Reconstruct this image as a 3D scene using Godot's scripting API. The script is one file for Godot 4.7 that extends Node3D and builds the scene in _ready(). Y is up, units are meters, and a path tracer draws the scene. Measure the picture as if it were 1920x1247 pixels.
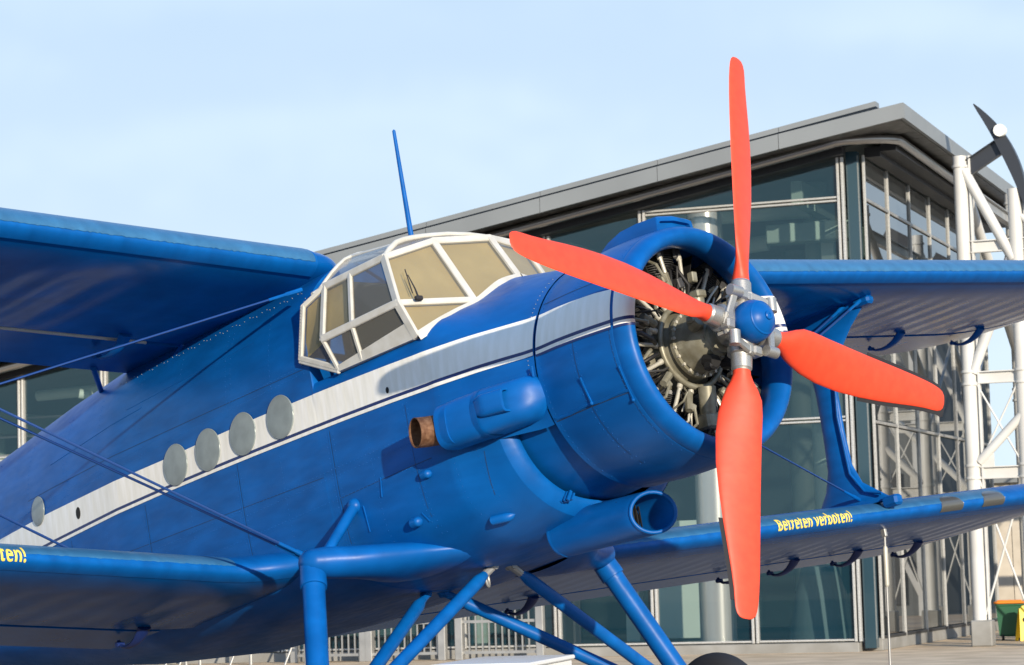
extends Node3D
# A blue biplane on an airport apron, seen from its starboard bow, with a glazed terminal and steelwork behind it.
# World: ground at y = 0, the propeller hub stands above the origin. The aircraft is built in its own axes: x forward, y up, z starboard.

const HUB := 2.789
const SUN_TO := Vector3(0.904, 0.2545, 0.345)          # towards the sun
const FRONT_N := Vector3(0.46946, 0.0, 0.88295)        # outward normal of the terminal's front
const SIDE_N := Vector3(0.88295, 0.0, -0.46946)        # outward normal of its side
const CORNER := Vector3(-16.84, 0.0, -20.48)

var M := {}
var plane: Node3D
var taken := {}
var rng := RandomNumberGenerator.new()

func _ready():
	rng.seed = 4711
	camera_and_light()
	make_materials()
	ground()
	terminal()
	steelwork()
	yard()
	plane = thing("biplane", "blue single-engine biplane with white stripe and orange four-bladed propeller", "airplane")
	# attitude: tail down, nose up
	plane.transform = Transform3D(Basis(Vector3(0.979524, 0.201329, 0.0), Vector3(-0.201327, 0.979516, 0.004009), Vector3(0.000807, -0.003927, 0.999992)), Vector3(0, HUB, 0))
	fuselage()
	canopy()
	cowling()
	engine()
	propeller()
	wings()
	gear()
	fittings()

func camera_and_light():
	var cam := Camera3D.new()
	cam.name = "camera"
	cam.fov = 14.365
	var lens := CameraAttributesPhysical.new()
	lens.frustum_focal_length = 95.23
	lens.frustum_focus_distance = 15.8
	lens.exposure_aperture = 9.0
	cam.attributes = lens
	cam.near = 0.2
	cam.far = 3000.0
	cam.transform = Transform3D(Basis(Vector3(0.66659925, -0.02872017, -0.7448628), Vector3(0.08715399, 0.99540683, 0.03961607), Vector3(0.74030374, -0.09132581, 0.66604052)), Vector3(10.66000458, 1.36391467, 11.41708809))
	add_child(cam)
	cam.current = true
	var e := Environment.new()
	e.background_mode = Environment.BG_SKY
	var sm := ProceduralSkyMaterial.new()
	sm.sky_top_color = Color(0.345, 0.575, 0.845)
	sm.sky_horizon_color = Color(0.806, 0.876, 0.915)
	sm.sky_curve = 0.42
	sm.ground_horizon_color = Color(0.62, 0.60, 0.56)
	sm.ground_bottom_color = Color(0.40, 0.38, 0.35)
	sm.sun_angle_max = 1.0
	sm.sky_cover = cirrus()
	sm.sky_cover_modulate = Color(1, 1, 1, 0.13)
	sm.energy_multiplier = 1.0
	var sky := Sky.new()
	sky.sky_material = sm
	e.sky = sky
	e.tonemap_mode = Environment.TONE_MAPPER_LINEAR
	e.tonemap_exposure = 1.28
	e.sdfgi_enabled = true
	e.ssao_enabled = true
	e.ssil_enabled = true
	var we := WorldEnvironment.new()
	we.name = "environment"
	we.environment = e
	add_child(we)
	var sun := DirectionalLight3D.new()
	sun.name = "sun"
	sun.light_energy = 1.6
	sun.light_color = Color(1.0, 0.945, 0.86)
	sun.light_angular_distance = 0.6
	sun.shadow_enabled = true
	add_child(sun)
	sun.look_at_from_position(Vector3.ZERO, -SUN_TO, Vector3.UP)

func cirrus() -> ImageTexture:
	# thin high cloud, drawn out along the horizon
	var n := FastNoiseLite.new()
	n.seed = 7
	n.frequency = 1.0
	n.fractal_octaves = 5
	n.domain_warp_enabled = true
	n.domain_warp_amplitude = 0.6
	n.domain_warp_frequency = 1.2
	var w := 1024
	var h := 512
	var im := Image.create(w, h, false, Image.FORMAT_RGBA8)
	for y in h:
		var el := (0.5 - (y + 0.5) / h) * PI
		for x in w:
			var az := (x + 0.5) / w * TAU
			if el < -0.05:
				im.set_pixel(x, y, Color(0, 0, 0, 0))
				continue
			var ce := cos(el)
			var v := n.get_noise_3d(cos(az) * ce * 3.2, sin(el) * 17.0, sin(az) * ce * 3.2)
			var a := smoothstep(-0.3, 0.7, v) * 0.6
			im.set_pixel(x, y, Color(1.0, 0.97, 0.94, a))
	return ImageTexture.create_from_image(im)

# ---------------------------------------------------------------- mesh tools
class MB:
	var v := PackedVector3Array()
	func tri(a: Vector3, b: Vector3, c: Vector3):
		v.append(a); v.append(b); v.append(c)
	func quad(a: Vector3, b: Vector3, c: Vector3, d: Vector3):
		v.append(a); v.append(b); v.append(c)
		v.append(a); v.append(c); v.append(d)
	func grid(rows: Array, close := false):
		for i in rows.size() - 1:
			var p: PackedVector3Array = rows[i]
			var q: PackedVector3Array = rows[i + 1]
			var n := p.size()
			for k in (n if close else n - 1):
				var l := (k + 1) % n
				quad(p[k], p[l], q[l], q[k])
	func fan(p: PackedVector3Array):
		var c := Vector3.ZERO
		for a in p:
			c += a
		c /= p.size()
		for k in p.size():
			tri(c, p[k], p[(k + 1) % p.size()])
	func box(at: Vector3, size: Vector3, b := Basis(), ch := 0.0):
		var h := size * 0.5
		if ch <= 0.0:
			var c := []
			for i in 8:
				c.append(at + b * Vector3(h.x if i & 1 else -h.x, h.y if i & 2 else -h.y, h.z if i & 4 else -h.z))
			for f in [[0, 2, 3, 1], [4, 5, 7, 6], [0, 1, 5, 4], [2, 6, 7, 3], [0, 4, 6, 2], [1, 3, 7, 5]]:
				quad(c[f[3]], c[f[2]], c[f[1]], c[f[0]])
			return
		# chamfered: three faces pushed in at every corner
		var p := {}
		for i in 8:
			var s := Vector3(1 if i & 1 else -1, 1 if i & 2 else -1, 1 if i & 4 else -1)
			for ax in 3:
				var q := Vector3.ZERO
				for k in 3:
					q[k] = s[k] * (h[k] if k == ax else h[k] - ch)
				p[i * 3 + ax] = at + b * q
		for ax in 3:
			var u := (ax + 1) % 3
			var w := (ax + 2) % 3
			for s in 2:
				var o := s << ax
				var f := [o, o | (1 << u), o | (1 << u) | (1 << w), o | (1 << w)]
				if s == 1:
					f.reverse()
				quad(p[f[0] * 3 + ax], p[f[1] * 3 + ax], p[f[2] * 3 + ax], p[f[3] * 3 + ax])
			# edges along axis ax
			for su in 2:
				for sw in 2:
					var lo := (su << u) | (sw << w)
					var hi := lo | (1 << ax)
					var e := [p[lo * 3 + u], p[hi * 3 + u], p[hi * 3 + w], p[lo * 3 + w]]
					if (su + sw) % 2 == 1:
						e.reverse()
					quad(e[0], e[1], e[2], e[3])
		for i in 8:
			var odd: bool = ((i & 1) + ((i >> 1) & 1) + ((i >> 2) & 1)) % 2 == 1
			if odd:
				tri(p[i * 3], p[i * 3 + 2], p[i * 3 + 1])
			else:
				tri(p[i * 3], p[i * 3 + 1], p[i * 3 + 2])
	static func frame(d: Vector3, hint := Vector3.UP) -> Basis:
		var y := d.normalized()
		var z := y.cross(hint)
		if z.length() < 1e-3:
			z = y.cross(Vector3.RIGHT)
		z = z.normalized()
		return Basis(y.cross(z).normalized(), y, z)
	func bar(a: Vector3, b: Vector3, w: float, t: float, hint := Vector3.UP, ch := 0.0):
		# a beam of section w (along the frame's x) by t (its z)
		var f := MB.frame(b - a, hint)
		box((a + b) * 0.5, Vector3(w, a.distance_to(b), t), f, ch)
	func tube(pts: Array, radii: Array, seg := 12, caps := true, flat := 1.0, hint := Vector3.UP):
		var rows := []
		var n := pts.size()
		var f: Basis
		for i in n:
			var d: Vector3 = (pts[mini(i + 1, n - 1)] - pts[maxi(i - 1, 0)])
			if i == 0:
				f = MB.frame(d, hint)
			else:
				var y := d.normalized()
				var z := (f.z - y * y.dot(f.z)).normalized()
				f = Basis(y.cross(z).normalized(), y, z)
			var r: float = radii[mini(i, radii.size() - 1)]
			var row := PackedVector3Array()
			for k in seg:
				var a := TAU * k / seg
				row.append(pts[i] + f.x * (cos(a) * r) + f.z * (sin(a) * r * flat))
			rows.append(row)
		grid(rows, true)
		if caps:
			var first: PackedVector3Array = rows[0].duplicate()
			first.reverse()
			fan(first)
			fan(rows[n - 1])
	func lathe(prof: Array, origin: Vector3, axis: Vector3, seg := 32, a0 := 0.0, a1 := TAU, hint := Vector3.UP):
		# prof: Vector2(distance along the axis, radius)
		var f := MB.frame(axis, hint)
		var rows := []
		var full := absf(a1 - a0 - TAU) < 1e-4
		for p in prof:
			var row := PackedVector3Array()
			for k in (seg if full else seg + 1):
				var a := a0 + (a1 - a0) * k / seg
				row.append(origin + f.y * p.x + (f.x * cos(a) + f.z * sin(a)) * p.y)
			rows.append(row)
		grid(rows, full)
	func prism(poly: PackedVector2Array, at: Vector3, b: Basis, depth: float):
		# poly lies in the basis' x and y; extruded along +z by depth
		var n := poly.size()
		var area := 0.0
		for k in n:
			area += poly[k].cross(poly[(k + 1) % n])
		var q := poly.duplicate()
		if area < 0.0:
			q.reverse()
		var ix := Geometry2D.triangulate_polygon(q)
		for k in range(0, ix.size(), 3):
			var a := q[ix[k]]
			var c := q[ix[k + 1]]
			var d := q[ix[k + 2]]
			if (c - a).cross(d - a) < 0.0:
				var t := c
				c = d
				d = t
			tri(at + b * Vector3(a.x, a.y, 0), at + b * Vector3(c.x, c.y, 0), at + b * Vector3(d.x, d.y, 0))
			tri(at + b * Vector3(a.x, a.y, depth), at + b * Vector3(d.x, d.y, depth), at + b * Vector3(c.x, c.y, depth))
		for k in n:
			var a := q[k]
			var c := q[(k + 1) % n]
			quad(at + b * Vector3(a.x, a.y, 0), at + b * Vector3(a.x, a.y, depth), at + b * Vector3(c.x, c.y, depth), at + b * Vector3(c.x, c.y, 0))
	func ball(at: Vector3, r: float, seg := 16, squash := Vector3.ONE):
		var rows := []
		for i in seg / 2 + 1:
			var t := PI * i / (seg / 2)
			var row := PackedVector3Array()
			for k in seg:
				var a := -TAU * k / seg
				row.append(at + Vector3(sin(t) * cos(a), cos(t), sin(t) * sin(a)) * r * squash)
			rows.append(row)
		grid(rows, true)
	func merge(o: MB, t := Transform3D()):
		for p in o.v:
			v.append(t * p)

func shape(mb: MB, angle := 40.0, facing = null) -> ArrayMesh:
	# turns the triangles to face outwards (or towards facing) and gives them normals that are smooth below the angle
	var v := mb.v
	var n := v.size() / 3
	var fn := PackedVector3Array()
	fn.resize(n)
	var vol := 0.0
	var mid := Vector3.ZERO
	for p in v:
		mid += p
	mid /= maxi(1, v.size())
	for i in n:
		var a := v[i * 3]
		var nn := (v[i * 3 + 2] - a).cross(v[i * 3 + 1] - a)
		fn[i] = nn
		vol += nn.dot(facing) if facing != null else (a - mid).dot(nn)
	if vol < 0.0:
		for i in n:
			var t := v[i * 3 + 1]
			v[i * 3 + 1] = v[i * 3 + 2]
			v[i * 3 + 2] = t
			fn[i] = -fn[i]
	var nor := PackedVector3Array()
	nor.resize(v.size())
	if angle <= 0.0:
		for i in n:
			var u := fn[i].normalized()
			nor[i * 3] = u; nor[i * 3 + 1] = u; nor[i * 3 + 2] = u
	else:
		var at := {}
		var ids := PackedInt32Array()
		ids.resize(v.size())
		var lists := []
		for k in v.size():
			var key := Vector3i((v[k] * 2500.0).round())
			if not at.has(key):
				at[key] = lists.size()
				lists.append([])
			var id: int = at[key]
			ids[k] = id
			lists[id].append(k / 3)
		var lim := cos(deg_to_rad(angle))
		var un := PackedVector3Array()
		un.resize(n)
		for i in n:
			un[i] = fn[i].normalized()
		for k in v.size():
			var me := un[k / 3]
			var s := Vector3.ZERO
			for f in lists[ids[k]]:
				if un[f].dot(me) >= lim:
					s += fn[f]
			nor[k] = s.normalized() if s.length_squared() > 1e-18 else me
	var arr := []
	arr.resize(Mesh.ARRAY_MAX)
	arr[Mesh.ARRAY_VERTEX] = v
	arr[Mesh.ARRAY_NORMAL] = nor
	var am := ArrayMesh.new()
	am.add_surface_from_arrays(Mesh.PRIMITIVE_TRIANGLES, arr)
	return am

func put(mb: MB, called: String, mat: Material, parent: Node, angle := 40.0, facing = null) -> MeshInstance3D:
	return put_mesh(shape(mb, angle, facing), called, mat, parent)

func put_mesh(m: Mesh, called: String, mat: Material, parent: Node, at := Transform3D()) -> MeshInstance3D:
	var o := MeshInstance3D.new()
	o.name = called
	o.mesh = m
	o.material_override = mat
	o.transform = at
	parent.add_child(o, true)
	return o

func numbered(called: String) -> String:
	taken[called] = taken.get(called, -1) + 1
	return called if taken[called] == 0 else "%s_%03d" % [called, taken[called]]

func thing(called: String, label: String, category: String, at := Vector3.ZERO, group := "") -> Node3D:
	var o := Node3D.new()
	o.name = numbered(called)
	add_child(o)
	o.position = at
	tag(o, label, category, group)
	return o

func part(called: String, parent: Node, label := "") -> Node3D:
	var o := Node3D.new()
	o.name = called
	parent.add_child(o, true)
	if label:
		o.set_meta("label", label)
	return o

func tag(o: Node, label: String, category: String, group := ""):
	o.set_meta("label", label)
	o.set_meta("category", category)
	if group:
		o.set_meta("group", group)

func setting(mb: MB, called: String, mat: Material, angle := 0.0, facing = null) -> MeshInstance3D:
	var o := put(mb, called, mat, self, angle, facing)
	o.set_meta("kind", "structure")
	return o

# ---------------------------------------------------------------- materials
func noise(freq: float, lo: Color, hi: Color, seed_ := 1, size := 512, octaves := 4, type := FastNoiseLite.TYPE_SIMPLEX_SMOOTH, mid := 0.5) -> NoiseTexture2D:
	var n := FastNoiseLite.new()
	n.noise_type = type
	n.seed = seed_
	n.frequency = freq
	n.fractal_octaves = octaves
	var t := NoiseTexture2D.new()
	t.width = size
	t.height = size
	t.seamless = true
	t.noise = n
	var g := Gradient.new()
	g.set_color(0, lo)
	g.set_color(1, hi)
	g.set_offset(0, maxf(0.0, mid - 0.35))
	g.set_offset(1, minf(1.0, mid + 0.35))
	t.color_ramp = g
	return t

func bump_noise(freq: float, seed_ := 1, size := 512, octaves := 4) -> NoiseTexture2D:
	return noise(freq, Color.BLACK, Color.WHITE, seed_, size, octaves)

func lin(r: float, g: float, b: float) -> Color:
	return Color(r, g, b).linear_to_srgb()

func mat(called: String, c: Color, rough := 0.6, metal := 0.0, tex: Texture2D = null, scale := 1.0, bump: Texture2D = null, height := 0.0, rough_tex: Texture2D = null, world := false) -> StandardMaterial3D:
	var m := StandardMaterial3D.new()
	m.resource_name = called
	m.albedo_color = c
	m.roughness = rough
	m.metallic = metal
	if tex or bump or rough_tex:
		m.uv1_triplanar = true
		m.uv1_world_triplanar = world
		m.uv1_scale = Vector3.ONE * scale
	if tex:
		m.albedo_texture = tex
	if rough_tex:
		m.roughness_texture = rough_tex
	if bump:
		m.heightmap_enabled = true
		m.heightmap_texture = bump
		m.heightmap_scale = height
	M[called] = m
	return m

func glass(called: String, c: Color, alpha: float, rough := 0.02, metal := 0.0) -> StandardMaterial3D:
	var m := mat(called, Color(c.r, c.g, c.b, alpha), rough, metal)
	m.transparency = BaseMaterial3D.TRANSPARENCY_ALPHA
	m.metallic_specular = 0.5 if called != "canopy_glass" and called != "roof_glass" else 0.3
	return m

func make_materials():
	var mottle := noise(0.007, Color(0.85, 0.85, 0.86), Color(1, 1, 1), 3, 512, 6)
	var rough_map := noise(0.02, Color(0.75, 0.75, 0.75), Color(1, 1, 1), 9, 512, 5)
	var soft := bump_noise(0.006, 21, 512, 3)
	var grain := noise(0.08, Color(0.8, 0.8, 0.8), Color(1, 1, 1), 5, 512, 4)
	var patches := noise(0.008, Color(0.86, 0.85, 0.83), Color(1, 1, 1), 14, 512, 6)
	mat("blue", lin(0.0015, 0.103, 0.385), 0.44, 0.0, mottle, 0.6, soft, 0.15, rough_map).metallic_specular = 0.31
	M.blue.uv1_scale = Vector3(0.45, 1.5, 1.5)   # weathering drawn out along the airflow
	mat("blue_pale", lin(0.035, 0.150, 0.31), 0.42, 0.0, mottle, 1.4, soft, 0.15, rough_map)  # paler blue for the top of the leading edges
	var fab := mat("blue_fabric", lin(0.0015, 0.103, 0.385), 0.2, 0.0, mottle, 0.6)
	fab.metallic_specular = 0.27
	mat("navy", lin(0.010, 0.028, 0.14), 0.4, 0.0, mottle, 0.9)
	mat("white", lin(0.87, 0.86, 0.82), 0.42, 0.0, noise(0.010, Color(0.945, 0.94, 0.915), Color(1, 1, 1), 33, 512, 5), 0.7, soft, 0.1).uv1_scale = Vector3(2.6, 0.45, 2.6)
	mat("frame_white", lin(0.55, 0.54, 0.50), 0.5, 0.0, noise(0.008, Color(0.92, 0.91, 0.88), Color(1, 1, 1), 35, 512, 5), 1.5)
	mat("orange", lin(0.78, 0.063, 0.022), 0.5, 0.0, noise(0.015, Color(0.93, 0.92, 0.92), Color(1, 1, 1), 41), 1.5, soft, 0.1)
	mat("black_rubber", lin(0.018, 0.018, 0.02), 0.7, 0.0, grain, 4.0)
	mat("sheath", lin(0.016, 0.016, 0.02), 0.85)
	mat("hub_metal", lin(0.52, 0.51, 0.48), 0.42, 0.75, grain, 3.0)
	mat("bright_metal", lin(0.60, 0.58, 0.50), 0.4, 0.25, grain, 4.0)
	mat("case_metal", lin(0.27, 0.262, 0.21), 0.45, 0.3, noise(0.01, Color(0.78, 0.76, 0.7), Color(1, 1, 1), 51, 512, 5), 2.0)
	mat("dark_iron", lin(0.022, 0.022, 0.023), 0.55, 0.4, grain, 5.0)
	mat("fin_metal", lin(0.085, 0.085, 0.085), 0.5, 0.5, grain, 5.0)
	mat("copper", lin(0.25, 0.14, 0.08), 0.7, 0.4, noise(0.015, Color(0.6, 0.5, 0.42), Color(1, 1, 1), 61, 512, 5), 3.0)
	mat("recess_black", lin(0.012, 0.012, 0.012), 0.9)  # black closing sheets: the shade inside openings is put into this colour
	mat("porthole_cover", lin(0.25, 0.29, 0.29), 0.35, 0.1, noise(0.012, Color(0.9, 0.9, 0.9), Color(1, 1, 1), 71), 1.0)
	mat("curtain", lin(0.42, 0.315, 0.105), 0.85, 0.0, noise(0.006, Color(0.88, 0.87, 0.84), Color(1, 1, 1), 81), 1.0)
	mat("cabin_dark", lin(0.05, 0.052, 0.05), 0.8)
	glass("canopy_glass", lin(0.27, 0.26, 0.22), 0.33, 0.05)
	glass("roof_glass", lin(0.22, 0.21, 0.19), 0.6, 0.08)
	mat("yellow", lin(0.80, 0.62, 0.10), 0.55)
	mat("wire", lin(0.01, 0.05, 0.20), 0.4, 0.2)
	mat("steel", lin(0.42, 0.42, 0.41), 0.42, 0.55, noise(0.01, Color(0.9, 0.9, 0.9), Color(1, 1, 1), 91), 0.5)
	mat("steel_paint", lin(0.57, 0.575, 0.56), 0.45, 0.0, noise(0.006, Color(0.95, 0.94, 0.93), Color(1, 1, 1), 92), 0.3)
	mat("alu", lin(0.62, 0.62, 0.60), 0.4, 0.35, grain, 1.0)
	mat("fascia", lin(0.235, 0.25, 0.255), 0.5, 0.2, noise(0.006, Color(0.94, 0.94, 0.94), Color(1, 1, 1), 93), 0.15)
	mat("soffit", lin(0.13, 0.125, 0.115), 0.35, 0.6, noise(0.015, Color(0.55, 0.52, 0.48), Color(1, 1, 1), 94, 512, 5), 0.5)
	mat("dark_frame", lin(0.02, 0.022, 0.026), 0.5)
	glass("facade_glass", lin(0.014, 0.066, 0.10), 0.24, 0.012, 0.16)
	glass("side_glass", lin(0.10, 0.115, 0.125), 0.55, 0.012, 0.75)
	mat("corner_panel", lin(0.025, 0.055, 0.075), 0.06)
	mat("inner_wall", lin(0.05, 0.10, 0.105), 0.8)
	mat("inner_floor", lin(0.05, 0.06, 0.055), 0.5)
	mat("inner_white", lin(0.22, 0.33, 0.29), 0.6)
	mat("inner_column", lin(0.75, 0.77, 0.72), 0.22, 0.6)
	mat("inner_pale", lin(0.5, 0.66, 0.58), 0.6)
	mat("gutter", lin(0.36, 0.35, 0.34), 0.28, 0.85)
	mat("concrete", lin(0.68, 0.52, 0.345), 0.85, 0.0, patches, 0.25, grain, 0.3, null, true)
	mat("unseen_dark_ground", lin(0.25, 0.20, 0.155), 0.85, 0.0, patches, 0.3, grain, 0.5, null, true)
	mat("seam_dirt", lin(0.012, 0.03, 0.075), 0.7)
	mat("hall_panel", lin(0.10, 0.11, 0.115), 0.6)
	mat("paving", lin(0.58, 0.50, 0.40), 0.85, 0.0, patches, 0.5, grain, 0.3, null, true)
	mat("plinth", lin(0.27, 0.27, 0.26), 0.7, 0.0, patches, 0.5, null, 0.0, null, true)
	mat("cladding", lin(0.55, 0.50, 0.42), 0.6, 0.0, patches, 0.3, null, 0.0, null, true)
	mat("bin_green", lin(0.015, 0.09, 0.045), 0.45)
	mat("bin_orange", lin(0.75, 0.22, 0.02), 0.45)
	mat("sign_yellow", lin(0.80, 0.56, 0.01), 0.45)
	mat("board_white", lin(0.8, 0.8, 0.78), 0.5)
	mat("turbine_dark", lin(0.04, 0.045, 0.055), 0.45, 0.4)
	mat("lamp_lens", lin(0.75, 0.76, 0.72), 0.4)
	var lens := mat("landing_lens", lin(0.10, 0.10, 0.09), 0.15, 0.3)
	lens.clearcoat_enabled = true
	lens.clearcoat = 0.6

# ---------------------------------------------------------------- aircraft: fuselage
var stations := []

func ring(r: float) -> Array:
	var c := []
	for a in 11:
		c.append(Vector2(r * sin(a * PI / 10), r * cos(a * PI / 10)))
	return c

func sec(a: Array) -> Array:
	var c := []
	for k in range(0, a.size(), 2):
		c.append(Vector2(a[k], a[k + 1]))
	return c

func lay_stations():
	# half sections (z, y) from the top centre line down to the keel
	stations = [
		[-1.02, ring(0.725)],
		[-1.12, ring(0.735)],
		[-1.45, sec([0, .80, .215, .755, .42, .655, .63, .505, .775, .33, .815, .10, .80, -.18, .73, -.45, .58, -.66, .33, -.80, 0, -.84])],
		[-1.80, sec([0, .873, .2, .81, .4, .69, .62, .605, .81, .49, .865, .22, .868, -.08, .84, -.38, .74, -.66, .44, -.84, 0, -.885])],
		[-1.88, sec([0, .45, .3, .45, .6, .455, .78, .465, .858, .44, .868, .22, .870, -.08, .845, -.38, .75, -.67, .45, -.85, 0, -.89])],
		[-2.2, sec([0, .45, .3, .45, .6, .455, .78, .465, .872, .44, .884, .22, .886, -.08, .868, -.40, .79, -.70, .48, -.87, 0, -.90])],
		[-2.97, sec([0, .45, .3, .45, .6, .455, .78, .465, .885, .45, .89, .22, .89, -.08, .875, -.42, .81, -.74, .5, -.89, 0, -.915])],
		[-3.0, sec([0, 1.36, .3, 1.345, .58, 1.26, .78, 1.06, .87, .75, .89, .38, .892, 0, .88, -.40, .815, -.74, .5, -.895, 0, -.92])],
		[-4.2, sec([0, 1.40, .3, 1.385, .58, 1.29, .78, 1.07, .87, .75, .892, .38, .895, 0, .88, -.40, .815, -.74, .5, -.895, 0, -.92])],
		[-5.4, sec([0, 1.41, .3, 1.39, .57, 1.29, .76, 1.07, .85, .75, .875, .38, .875, 0, .86, -.38, .79, -.70, .48, -.85, 0, -.88])],
		[-6.4, sec([0, 1.36, .27, 1.34, .50, 1.24, .67, 1.03, .755, .75, .785, .42, .785, .08, .76, -.26, .68, -.55, .42, -.71, 0, -.75])],
		[-7.5, sec([0, 1.275, .22, 1.255, .41, 1.16, .545, .98, .62, .75, .645, .46, .645, .16, .62, -.12, .55, -.37, .34, -.51, 0, -.55])],
		[-9.2, sec([0, 1.11, .14, 1.10, .27, 1.03, .36, .90, .405, .74, .425, .53, .425, .32, .40, .12, .35, -.07, .22, -.18, 0, -.21])],
		[-11.4, sec([0, .88, .04, .87, .07, .84, .09, .79, .10, .71, .105, .60, .105, .49, .10, .38, .09, .28, .06, .21, 0, .19])]]

func section(x: float, m := 6) -> PackedVector2Array:
	var c := []
	for i in stations.size() - 1:
		var a = stations[i]
		var b = stations[i + 1]
		if x <= a[0] + 1e-6 and x >= b[0] - 1e-6:
			var t: float = (a[0] - x) / (a[0] - b[0])
			for k in 11:
				c.append((a[1][k] as Vector2).lerp(b[1][k], t))
			break
	var out := PackedVector2Array()
	for i in 10:
		var p0: Vector2 = c[i - 1] if i > 0 else Vector2(-c[1].x, c[1].y)
		var p3: Vector2 = c[i + 2] if i < 9 else Vector2(-c[9].x, c[9].y)
		for k in m:
			out.append((c[i] as Vector2).cubic_interpolate(c[i + 1], p0, p3, float(k) / m))
	out.append(c[10])
	return out

func side_z(x: float, y: float) -> float:
	# half width of the skin at that station and height; cowling included
	if x > -1.03:
		var r := cowl_r(x)
		return sqrt(maxf(0.0, r * r - y * y))
	var s := section(x)
	for i in s.size() - 1:
		if s[i].y >= y and y >= s[i + 1].y and s[i].x > 0.3:
			return lerpf(s[i].x, s[i + 1].x, (s[i].y - y) / maxf(1e-6, s[i].y - s[i + 1].y))
	return 0.0

func skin(x: float, y: float, lift := 0.0, s := 1.0) -> Vector3:
	var z := side_z(x, y)
	var d := 0.01
	var ny := -(side_z(x, y + d) - side_z(x, y - d)) / (2 * d)
	var nx := -(side_z(x + d, y) - side_z(x - d, y)) / (2 * d)
	var n := Vector3(nx, ny, 1).normalized()
	var p := Vector3(x, y, z) + n * lift
	return Vector3(p.x, p.y, p.z * s)

func skin_normal(x: float, y: float) -> Vector3:
	return (skin(x, y, 0.1) - skin(x, y, 0.0)).normalized()

func loft(xs: Array, k0 := 0, k1 := -1, grow := 0.0) -> MB:
	# skin between two places on the half section, both sides
	var mb := MB.new()
	var rows := []
	for x in xs:
		var s := section(x)
		var last := s.size() - 1 if k1 < 0 else k1
		var row := PackedVector3Array()
		if k0 == 0 and k1 < 0:
			for k in s.size():
				row.append(Vector3(x, s[k].y, s[k].x))
			for k in range(s.size() - 2, 0, -1):
				row.append(Vector3(x, s[k].y, -s[k].x))
		else:
			for k in range(last, -1, -1):
				row.append(Vector3(x, s[k].y, s[k].x))
			for k in range(1, last + 1):
				row.append(Vector3(x, s[k].y, -s[k].x))
		rows.append(row)
	mb.grid(rows, k0 == 0 and k1 < 0)
	return mb

func steps(a: float, b: float, d: float) -> Array:
	var n := maxi(1, int(ceil(absf(b - a) / d)))
	var out := []
	for i in n + 1:
		out.append(lerpf(a, b, float(i) / n))
	return out

const BAND_TOP := [[-11.0, .47], [-7.33, .452], [-6.7, .447], [-4.75, .412], [-3.63, .408], [-2.68, .386], [-1.94, .362], [-1.27, .358], [-.87, .350], [-.49, .325], [-.3, .30], [-.19, .28]]
const BAND_LOW := [[-11.0, .26], [-7.3, .240], [-6.5, .230], [-4.79, .224], [-3.68, .208], [-2.73, .187], [-1.87, .158], [-1.27, .150], [-.84, .140], [-.3, .116], [-.19, .11]]

func at_x(tab: Array, x: float) -> float:
	for i in tab.size() - 1:
		if x <= tab[i + 1][0]:
			return lerpf(tab[i][1], tab[i + 1][1], clampf((x - tab[i][0]) / (tab[i + 1][0] - tab[i][0]), 0, 1))
	return tab[-1][1]

func band(xs: Array, lo: Callable, hi: Callable, lift: float, s: float, rows_n := 5) -> MB:
	var mb := MB.new()
	var rows := []
	for x in xs:
		var row := PackedVector3Array()
		for k in rows_n:
			row.append(skin(x, lerpf(lo.call(x), hi.call(x), float(k) / (rows_n - 1)), lift, s))
		rows.append(row)
	mb.grid(rows)
	return mb

func disc(x: float, y: float, r: float, lift: float, s: float, thick := 0.006, dome := 0.0) -> MB:
	# a round plate lying on the skin
	var mb := MB.new()
	var rows := []
	var n := skin_normal(x, y)
	var rr := [1.0, 1.0, 0.93, 0.7, 0.35]
	var hh := [0.0, thick, thick + 0.002, thick + 0.002 + dome * 0.6, thick + 0.002 + dome]
	for i in 5:
		var row := PackedVector3Array()
		for k in 40:
			var a := TAU * k / 40
			var p := skin(x + cos(a) * r * rr[i], y + sin(a) * r * rr[i], lift + hh[i])
			row.append(Vector3(p.x, p.y, p.z * s))
		rows.append(row)
	mb.grid(rows, true)
	mb.fan(rows[4])
	return mb

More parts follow.
